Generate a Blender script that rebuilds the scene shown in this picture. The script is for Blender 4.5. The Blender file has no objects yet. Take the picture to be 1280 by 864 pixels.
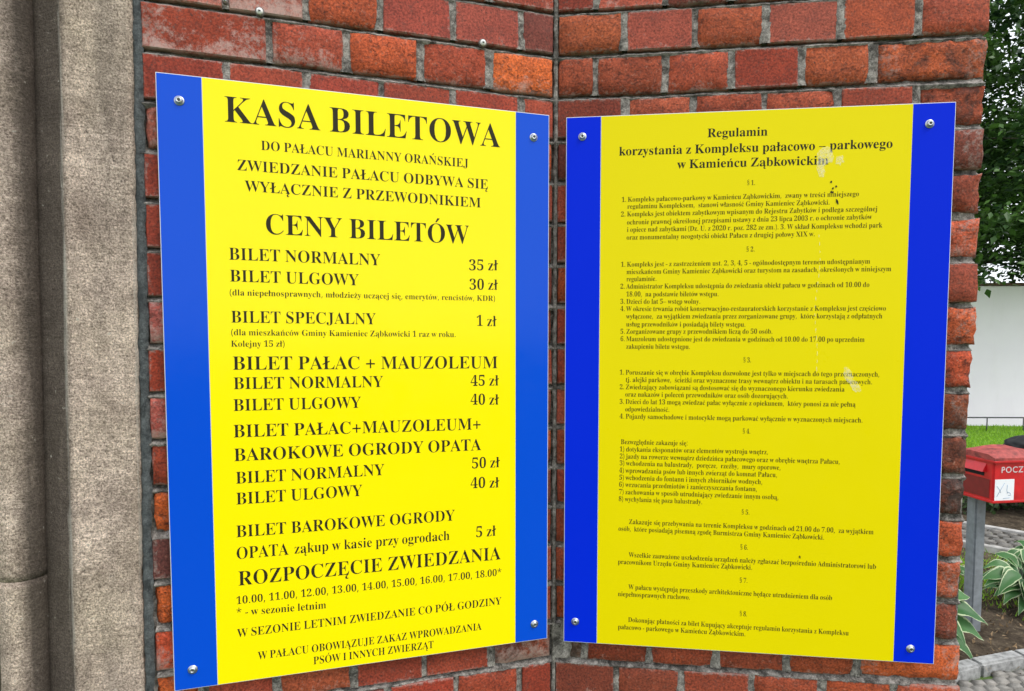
import bpy, bmesh, math, random
from mathutils import Vector, Matrix, noise
SC = bpy.context.scene
C = SC.collection
R = math.radians

# ------------------------------------------------------------------ camera
EYE = 1.6                      # eye height above the ground
pitch, roll = 0.0576154, 0.0026424
rt = Vector((1, 0, 0)); up0 = Vector((0, math.sin(pitch), math.cos(pitch)))
fw = Vector((0, math.cos(pitch), -math.sin(pitch)))
cr, sr = math.cos(roll), math.sin(roll)
ax = rt * cr + up0 * sr; ay = up0 * cr - rt * sr
cd = bpy.data.cameras.new('camera'); cam = bpy.data.objects.new('camera', cd); C.objects.link(cam)
cam.matrix_world = Matrix(((ax.x, ay.x, -fw.x, 0), (ax.y, ay.y, -fw.y, 0), (ax.z, ay.z, -fw.z, EYE), (0, 0, 0, 1)))
cd.sensor_width = 36; cd.lens = 797.19 / 1280 * 36
cd.shift_x = (640 - 668.74) / 1280; cd.shift_y = (468.55 - 432) / 1280
cd.clip_start = .05; cd.clip_end = 600
SC.camera = cam

# ------------------------------------------------------------------ light: bright overcast day
SUN_EL, SUN_AZ = 52, 128       # azimuth clockwise from +Y
w = bpy.data.worlds.new('World'); SC.world = w; w.use_nodes = True
nt = w.node_tree; bg = nt.nodes['Background']
sky = nt.nodes.new('ShaderNodeTexSky'); sky.sky_type = 'NISHITA'; sky.sun_disc = False
sky.sun_elevation = R(SUN_EL); sky.sun_rotation = R(SUN_AZ); sky.dust_density = 4
mx = nt.nodes.new('ShaderNodeMix'); mx.data_type = 'RGBA'; mx.inputs[0].default_value = .82
nt.links.new(sky.outputs[0], mx.inputs[6]); mx.inputs[7].default_value = (9.6, 10.0, 10.6, 1)   # cloud layer
nt.links.new(mx.outputs[2], bg.inputs[0]); bg.inputs[1].default_value = .14
sd = bpy.data.lights.new('sun', 'SUN'); sd.energy = 1.5; sd.angle = R(24); sd.color = (1, .97, .92)
sun = bpy.data.objects.new('sun', sd); C.objects.link(sun)
sv = Vector((math.sin(R(SUN_AZ)) * math.cos(R(SUN_EL)), math.cos(R(SUN_AZ)) * math.cos(R(SUN_EL)), math.sin(R(SUN_EL))))
sun.rotation_euler = sv.to_track_quat('Z', 'Y').to_euler()
vs = SC.view_settings; SC.display_settings.display_device = 'sRGB'
vs.view_transform = 'Standard'; vs.look = 'None'; vs.exposure = .28; vs.gamma = 1; vs.use_curve_mapping = False

# ------------------------------------------------------------------ materials
def lin(r, g, b):
    return tuple(((c / 255 + .055) / 1.055) ** 2.4 if c > 10 else c / 3294 for c in (r, g, b))
class NT:
    def __init__(s, name):
        s.m = bpy.data.materials.new(name); s.m.use_nodes = True
        s.t = s.m.node_tree; s.b = s.t.nodes['Principled BSDF']
    def n(s, typ, **kw):
        x = s.t.nodes.new('ShaderNode' + typ)
        for k, v in kw.items(): setattr(x, k, v)
        return x
    def l(s, a, b): s.t.links.new(a, b)
    def val(s, sock, v):
        if hasattr(v, 'is_output'): s.l(v, sock)
        elif hasattr(v, '__len__') and len(v) == 3 and sock.type == 'RGBA': sock.default_value = (*v, 1)
        else: sock.default_value = v
    def coord(s, scale=(1, 1, 1), rand=False):
        tc = s.n('TexCoord'); src = tc.outputs['Object']
        if rand:
            oi = s.n('ObjectInfo'); a = s.n('Vector', ) if 0 else s.n('VectorMath', operation='MULTIPLY_ADD')
            cx = s.n('CombineXYZ'); s.l(oi.outputs['Random'], cx.inputs[0]); s.l(oi.outputs['Random'], cx.inputs[2])
            s.l(cx.outputs[0], a.inputs[0]); a.inputs[1].default_value = (37, 0, 91); s.l(src, a.inputs[2]); src = a.outputs[0]
        mp = s.n('Mapping'); mp.inputs['Scale'].default_value = scale; s.l(src, mp.inputs[0]); return mp.outputs[0]
    def noise(s, co, scale, detail=4, rough=.6, dist=0):
        x = s.n('TexNoise'); s.l(co, x.inputs['Vector']); x.inputs['Scale'].default_value = scale
        x.inputs['Detail'].default_value = detail; x.inputs['Roughness'].default_value = rough; x.inputs['Distortion'].default_value = dist
        return x.outputs[0]
    def vor(s, co, scale, feature='F1'):
        x = s.n('TexVoronoi', feature=feature); s.l(co, x.inputs['Vector']); x.inputs['Scale'].default_value = scale; return x.outputs[0]
    def ramp(s, v, a, b, lo=0., hi=1.):
        x = s.n('MapRange'); s.l(v, x.inputs[0]); x.inputs[1].default_value = a; x.inputs[2].default_value = b
        x.inputs[3].default_value = lo; x.inputs[4].default_value = hi; return x.outputs[0]
    def math(s, op, a, b=0.):
        x = s.n('Math', operation=op); s.val(x.inputs[0], a); s.val(x.inputs[1], b); return x.outputs[0]
    def mix(s, f, a, b, blend='MIX'):
        x = s.n('Mix', data_type='RGBA', blend_type=blend); s.val(x.inputs[0], f); s.val(x.inputs[6], a); s.val(x.inputs[7], b); return x.outputs[2]
    def attr(s, name, obj=True):
        x = s.n('Attribute'); x.attribute_name = name; x.attribute_type = 'OBJECT' if obj else 'GEOMETRY'; return x
    def bump(s, h, strength=.5, dist=.002):
        x = s.n('Bump'); s.l(h, x.inputs['Height']); s.val(x.inputs['Strength'], strength); x.inputs['Distance'].default_value = dist
        s.l(x.outputs[0], s.b.inputs['Normal'])
    def col(s, c): s.val(s.b.inputs['Base Color'], c)
    def set(s, rough=.8, metal=0, spec=.5):
        s.val(s.b.inputs['Roughness'], rough); s.b.inputs['Metallic'].default_value = metal; s.b.inputs['Specular IOR Level'].default_value = spec
def simple(name, c, rough=.7, metal=0, var=.15, sc=40, bump=0, bs=200, spec=.5):
    k = NT(name); co = k.coord(rand=True); n = k.noise(co, sc, 5)
    k.col(k.mix(k.ramp(n, .3, .7), tuple(x * (1 - var) for x in c), tuple(min(1, x * (1 + var)) for x in c)))
    k.set(rough, metal, spec)
    if bump: k.bump(k.noise(co, bs, 4), .7, bump)
    return k.m
def brick_material():
    k = NT('fired_clay'); co = k.coord(rand=True); oi = k.n('ObjectInfo'); c = oi.outputs['Color']
    rg = k.attr('rough').outputs['Fac']; st = k.attr('salt').outputs['Fac']; so = k.attr('soot').outputs['Fac']
    big = k.noise(co, 22, 6, .65, .6); fine = k.noise(co, 260, 6, .7); med = k.noise(co, 75, 5, .7, 1.2)
    c1 = k.mix(k.ramp(big, .3, .7), (.76, .74, .77), (1.17, 1.18, 1.14)); c = k.mix(1, c, c1, 'MULTIPLY')
    c = k.mix(1, c, k.mix(k.ramp(fine, .36, .64), (.50, .49, .49), (1.52, 1.50, 1.48)), 'MULTIPLY')
    cracks = k.ramp(k.noise(k.coord((1, 1, 1.7), True), 52, 8, .8, .5), .44, .33)
    c = k.mix(k.math('MULTIPLY', cracks, k.math('MULTIPLY', rg, .6)), c, (.075, .032, .024))
    fleck = k.ramp(k.noise(co, 150, 4, .7), .58, .70)
    c = k.mix(k.math('MULTIPLY', fleck, k.math('MULTIPLY_ADD' if 0 else 'MULTIPLY', k.math('ADD', rg, .15), .55)), c, (.50, .25, .17))
    pit = k.ramp(k.vor(co, 150), .30, .14)
    c = k.mix(k.math('MULTIPLY', k.math('MULTIPLY', pit, k.ramp(med, .45, .6)), .8), c, (.06, .03, .025))
    sn = k.noise(co, 42, 9, .82, .25); sx = k.n('SeparateXYZ'); k.l(k.n('TexCoord').outputs['Object'], sx.inputs[0])
    low = k.ramp(sx.outputs[2], .012, -.030, 0, .13); smask = k.ramp(k.math('SUBTRACT', k.math('ADD', k.math('ADD', sn, low), k.math('MULTIPLY', st, .24)), .70), 0, .13)
    c = k.mix(k.math('MULTIPLY', smask, .62), c, (.52, .38, .34))
    tc = k.n('TexCoord'); sp = k.n('SeparateXYZ'); k.l(tc.outputs['Object'], sp.inputs[0])      # lime film caught along the arrises
    ez = k.ramp(k.math('ABSOLUTE', sp.outputs[2]), .024, .0325, 0, .30); ex = k.ramp(k.math('ABSOLUTE', sp.outputs[0]), .047, .0555, 0, .22)
    em = k.ramp(k.math('ADD', k.math('MAXIMUM', ez, ex), k.noise(co, 85, 7, .8)), .70, .84)
    c = k.mix(k.math('MULTIPLY', em, .55), c, (.36, .30, .27))
    dm = k.ramp(k.noise(co, 40, 9, .85), .53, .66)
    c = k.mix(k.math('MULTIPLY', dm, .5), c, (.07, .045, .04))
    sm2 = k.ramp(k.math('ADD', k.noise(co, 14, 6, .7, .8), k.math('MULTIPLY', so, .42)), .66, .86)
    c = k.mix(k.math('MULTIPLY', sm2, .88), c, (.035, .026, .024))
    k.col(c); k.set(.82, 0, .35)
    h = k.math('ADD', k.math('MULTIPLY', fine, .35), k.math('ADD', k.math('MULTIPLY', med, k.math('MULTIPLY', rg, 1.5)), k.math('MULTIPLY', cracks, k.math('MULTIPLY', rg, -1.1))))
    k.bump(h, k.math('MULTIPLY_ADD' if 0 else 'ADD', k.math('MULTIPLY', rg, .55), .4), .0035)
    return k.m
def mortar_material(name, a, b, dark):
    k = NT(name); co = k.coord(); n = k.noise(co, 60, 7, .75); f = k.noise(co, 420, 4, .7); g = k.noise(co, 9, 4, .6)
    c = k.mix(k.ramp(n, .38, .62), a, b); c = k.mix(1, c, k.mix(k.ramp(f, .3, .7), (.6, .6, .6), (1.4, 1.4, 1.4)), 'MULTIPLY')
    c = k.mix(k.ramp(k.noise(co, 26, 6, .8, 1), .48, .62, 0, .85), c, dark)
    k.col(c); k.set(.95, 0, .2); k.bump(k.math('ADD', n, f), .9, .002); return k.m
def stone_material():
    k = NT('sandstone'); co = k.coord(); tl = k.coord((14, 14, 210)); sv_ = k.coord((22, 22, 1.6))
    g1 = k.noise(co, 11, 7, .65, .4); f = k.noise(co, 330, 4, .8); t = k.noise(tl, 1, 4, .6); v = k.noise(sv_, 1, 6, .62, .3)
    c = k.mix(k.ramp(g1, .33, .66), (.34, .265, .22), (.70, .565, .475))
    c = k.mix(k.ramp(k.noise(co, 3.2, 4, .6), .42, .62, 0, .55), c, (.55, .46, .34)); c = k.mix(k.ramp(k.noise(sv_, .55, 5, .6), .48, .66, 0, .6), c, (.20, .165, .14))
    c = k.mix(1, c, k.mix(k.ramp(f, .36, .64), (.38, .36, .35), (1.66, 1.66, 1.66)), 'MULTIPLY'); c = k.mix(1, c, k.mix(k.ramp(k.noise(co, 95, 5, .75), .36, .64), (.76, .75, .74), (1.24, 1.24, 1.24)), 'MULTIPLY')
    c = k.mix(1, c, k.mix(k.ramp(t, .35, .65), (.88, .88, .88), (1.1, 1.1, 1.1)), 'MULTIPLY')
    gr = k.attr('grime_shade', False).outputs['Fac']                         # groove dirt, with shade of the splay and roll painted in
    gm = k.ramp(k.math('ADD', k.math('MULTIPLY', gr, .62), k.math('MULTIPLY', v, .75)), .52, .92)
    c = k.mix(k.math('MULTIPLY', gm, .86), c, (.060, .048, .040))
    wt = k.attr('lime', False).outputs['Fac']                          # pale run-off streaks and spots
    wm = k.ramp(k.math('ADD', k.math('MULTIPLY', wt, .3), k.noise(sv_, 1.9, 6, .7, .5)), .74, .88)
    c = k.mix(k.math('MULTIPLY', wm, .6), c, (.62, .57, .50))
    spots = k.ramp(k.noise(co, 95, 3, .5), .70, .76)
    c = k.mix(k.math('MULTIPLY', spots, .65), c, (.62, .57, .5))
    holes = k.ramp(k.noise(co, 150, 4, .7), .38, .30)
    c = k.mix(k.math('MULTIPLY', holes, .7), c, (.05, .045, .04))
    k.col(c); k.set(.95, 0, .15)
    k.bump(k.math('ADD', k.math('MULTIPLY', f, .8), k.math('ADD', k.math('MULTIPLY', t, .35), k.math('MULTIPLY', k.noise(co, 75, 6, .8), 1.3))), 1, .0045)
    return k.m
def leaf_material(name, a, b, edge=None, trans=.25):
    k = NT(name); oi = k.n('ObjectInfo'); r = k.attr('tone', False).outputs['Fac']
    c = k.mix(r, a, b)
    if edge:
        co = k.coord(); e = k.attr('edge', False).outputs['Fac']
        c = k.mix(k.ramp(k.math('ADD', e, k.math('MULTIPLY', k.noise(co, 60, 3), .35)), .96, 1.08), c, edge)
    k.col(c); k.set(.45, 0, .4)
    tr = k.n('BsdfTranslucent'); k.l(c, tr.inputs[0]); ms = k.n('MixShader'); ms.inputs[0].default_value = trans
    k.l(k.b.outputs[0], ms.inputs[1]); k.l(tr.outputs[0], ms.inputs[2]); k.l(ms.outputs[0], k.t.nodes['Material Output'].inputs[0])
    return k.m
def print_material(name, c, rough=.16, spec=.22):
    k = NT(name); co = k.coord(); n = k.noise(co, 6, 3)
    k.col(k.mix(k.ramp(n, .35, .65), tuple(x * .985 for x in c), c)); k.set(rough, 0, spec)
    k.l(k.ramp(k.noise(co, 30, 5), .3, .7, rough - .03, rough + .07), k.b.inputs['Roughness'])
    k.bump(k.noise(co, 5, 2), .12, .002); return k.m
M = {}
M['brick'] = brick_material()
M['mortar'] = mortar_material('lime_mortar', (.085, .076, .068), (.41, .375, .34), (.04, .036, .032))
M['seal'] = mortar_material('dark_sealing_mortar', (.055, .062, .066), (.13, .14, .142), (.03, .033, .035))
M['stone'] = stone_material()
M['yellow'] = print_material('yellow_print_lit', (.95, .785, .0012))  # left panel: its stronger light is put into the yellow
M['yellow2'] = print_material('yellow_print_shaded', (.79, .66, .0008), .3, .10)  # right panel: same yellow, toned down for its weaker light
M['blue'] = print_material('blue_print_lit', (.0008, .070, .60), .12, .20)  # left panel: sky reflection painted into the blue
M['blue2'] = print_material('blue_print_shaded', (.0006, .022, .66), .4, .06)  # right panel: same blue, coloured as if without the sky reflection
M['panel'] = simple('white_composite_panel', (.62, .66, .72), .4, var=.05)
M['ink'] = simple('black_ink', (.028, .024, .012), .5, var=.1, spec=.12)
M['ink2'] = simple('thin_black_ink', (.085, .065, .008), .6, var=.15, spec=.1)
M['steel'] = simple('galvanised_screw', (.50, .53, .56), .38, 1, .2)
M['recess'] = simple('screw_recess', (.05, .05, .05), .6)
M['rust'] = simple('old_nail', (.16, .14, .13), .7, .3, .4, 200)
M['wash'] = simple('white_paint_blob', (.8, .8, .78), .6, var=.1)
M['red'] = simple('red_enamel', (.56, .012, .018), .35, var=.22, sc=14, bump=.0006, bs=60)
M['reddark'] = simple('dark_red_enamel', (.20, .008, .012), .4, var=.15)
M['grime_shade'] = simple('weathered_lid', (.30, .05, .042), .7, var=.6, sc=26)
M['black'] = simple('black_plastic', (.008, .009, .010), .9, var=.3)
M['postgrey'] = simple('grey_galvanised_post', (.20, .22, .235), .55, .1, .2, 30)
k = NT('white_render'); co = k.coord(); c = k.mix(k.ramp(k.noise(co, 1.3, 6, .6), .35, .65), (.94, .86, .955), (.97, .90, .98))
c = k.mix(k.ramp(k.noise(k.coord((2.5, 2.5, .5)), 1, 6, .7), .56, .75, 0, .25), c, (.76, .71, .72)); k.col(c); k.set(.9); k.bump(k.noise(co, 60, 4), .7, .002); M['whitewall'] = k.m
M['tile'] = simple('brown_coping_tile', (.14, .07, .05), .85, var=.3, sc=12)
M['rail'] = simple('dark_rail_paint', (.035, .04, .045), .5)
M['bark'] = simple('bark', (.055, .042, .032), .95, var=.4, sc=20, bump=.01, bs=30)
M['grass'] = leaf_material('grass_blades', (.19, .38, .02), (.34, .60, .04))
M['leaf'] = leaf_material('tree_leaves', (.012, .038, .014), (.10, .21, .035), trans=.2)
M['shrub'] = leaf_material('shrub_leaves', (.012, .028, .012), (.045, .085, .02))
M['hosta'] = leaf_material('hosta_leaf', (.03, .115, .028), (.07, .19, .05), (.52, .60, .36), .2)
M['letter'] = simple('worn_white_lettering', (.62, .52, .52), .6, var=.3, sc=90)
M['paper'] = simple('white_sticker', (.80, .82, .84), .6, var=.03)
M['ballpoint'] = simple('pale_blue_marks', (.30, .42, .55), .7)
M['kerb'] = simple('granite_kerb', (.31, .31, .30), .85, var=.45, sc=30, bump=.004, bs=120)
M['sett'] = simple('granite_sett', (.24, .225, .20), .85, var=.45, sc=18, bump=.004, bs=110)
M['path'] = simple('concrete_sett', (.155, .145, .13), .95, var=.6, sc=11, bump=.004, bs=90)
M['kerbpale'] = simple('pale_concrete_edging', (.40, .385, .36), .85, var=.35, sc=14)
def ground_mat(name, a, b, c3, sc):
    k = NT(name); co = k.coord(); c = k.mix(k.ramp(k.noise(co, sc, 8, .75), .38, .62), a, b)
    c = k.mix(k.ramp(k.noise(co, sc * 4, 5, .7), .55, .68, 0, .8), c, c3); k.col(c); k.set(.97, 0, .1)
    k.bump(k.noise(co, sc * 5, 7, .75), 1, .02); return k.m
M['soil'] = ground_mat('dark_soil', (.045, .034, .024), (.13, .10, .07), (.20, .16, .10), 9)
M['ground'] = ground_mat('rough_ground', (.07, .12, .035), (.11, .17, .05), (.14, .13, .08), 1.5)
M['lawn'] = ground_mat('lawn_turf', (.11, .24, .03), (.17, .32, .04), (.10, .22, .03), 6)
M['sand'] = ground_mat('joint_sand', (.05, .045, .038), (.11, .10, .085), (.04, .05, .02), 20)
k = NT('dried_splash'); co = k.coord(); k.col((.90, .88, .66)); k.set(.5)
tb = k.n('BsdfTransparent'); ms = k.n('MixShader'); k.l(k.ramp(k.noise(co, 190, 6, .7), .36, .62, .04, .46), ms.inputs[0])
k.l(tb.outputs[0], ms.inputs[1]); k.l(k.b.outputs[0], ms.inputs[2]); k.l(ms.outputs[0], k.t.nodes['Material Output'].inputs[0]); M['splash'] = k.m

# ------------------------------------------------------------------ object helpers
def put(name, data, mat=None, parent=None, loc=None, rot=None, kind=None):
    o = bpy.data.objects.new(name, data); C.objects.link(o)
    if parent: o.parent = parent
    if loc is not None: o.location = loc
    if rot is not None: o.rotation_euler = rot
    if mat and data and not data.materials: data.materials.append(mat)
    if kind: o['kind'] = kind
    return o
def tag(o, label, cat, group=None):
    o['label'] = label; o['category'] = cat
    if group: o['group'] = group
    return o
def thing(name, label, cat, loc=(0, 0, 0), rz=0, group=None):
    return tag(put(name, None, loc=loc, rot=(0, 0, rz)), label, cat, group)
def mesh(name, v, f, smooth=False):
    me = bpy.data.meshes.new(name); me.from_pydata(v, [], f); me.update()
    if smooth: me.polygons.foreach_set('use_smooth', [True] * len(me.polygons))
    return me
def boxdata(x0, x1, y0, y1, z0, z1, bevel=0, seg=1):
    bm = bmesh.new(); bmesh.ops.create_cube(bm, size=1)
    for v in bm.verts: v.co = ((x0 + x1) / 2 + v.co.x * (x1 - x0), (y0 + y1) / 2 + v.co.y * (y1 - y0), (z0 + z1) / 2 + v.co.z * (z1 - z0))
    if bevel: bmesh.ops.bevel(bm, geom=bm.edges[:], offset=bevel, segments=seg, affect='EDGES')
    me = bpy.data.meshes.new('box'); bm.to_mesh(me); bm.free(); return me
def lathe(prof, n=20):                    # profile (radius, depth along -Y)
    v = []; f = []
    for r, y in prof: v += [(r * math.cos(2 * math.pi * i / n), -y, r * math.sin(2 * math.pi * i / n)) for i in range(n)]
    for j in range(len(prof) - 1):
        for i in range(n): a = j * n + i; b = j * n + (i + 1) % n; f.append((a, b, b + n, a + n))
    return mesh('lathe', v, f, True)
def tube(pts, rad, n=8):
    v = []; f = []; pts = [Vector(p) for p in pts]
    for i, p in enumerate(pts):
        d = (pts[min(i + 1, len(pts) - 1)] - pts[max(i - 1, 0)]).normalized(); a = d.orthogonal().normalized(); b = d.cross(a)
        r = rad[i] if hasattr(rad, '__len__') else rad
        v += [tuple(p + (a * math.cos(t) + b * math.sin(t)) * r) for t in (2 * math.pi * j / n for j in range(n))]
    for i in range(len(pts) - 1):
        for j in range(n): a = i * n + j; b = i * n + (j + 1) % n; f.append((a, b, b + n, a + n))
    f += [tuple(range(n))[::-1], tuple(range(len(v) - n, len(v)))]
    return v, f
def N(x, y, z): return noise.noise(Vector((x, y, z)))
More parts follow.
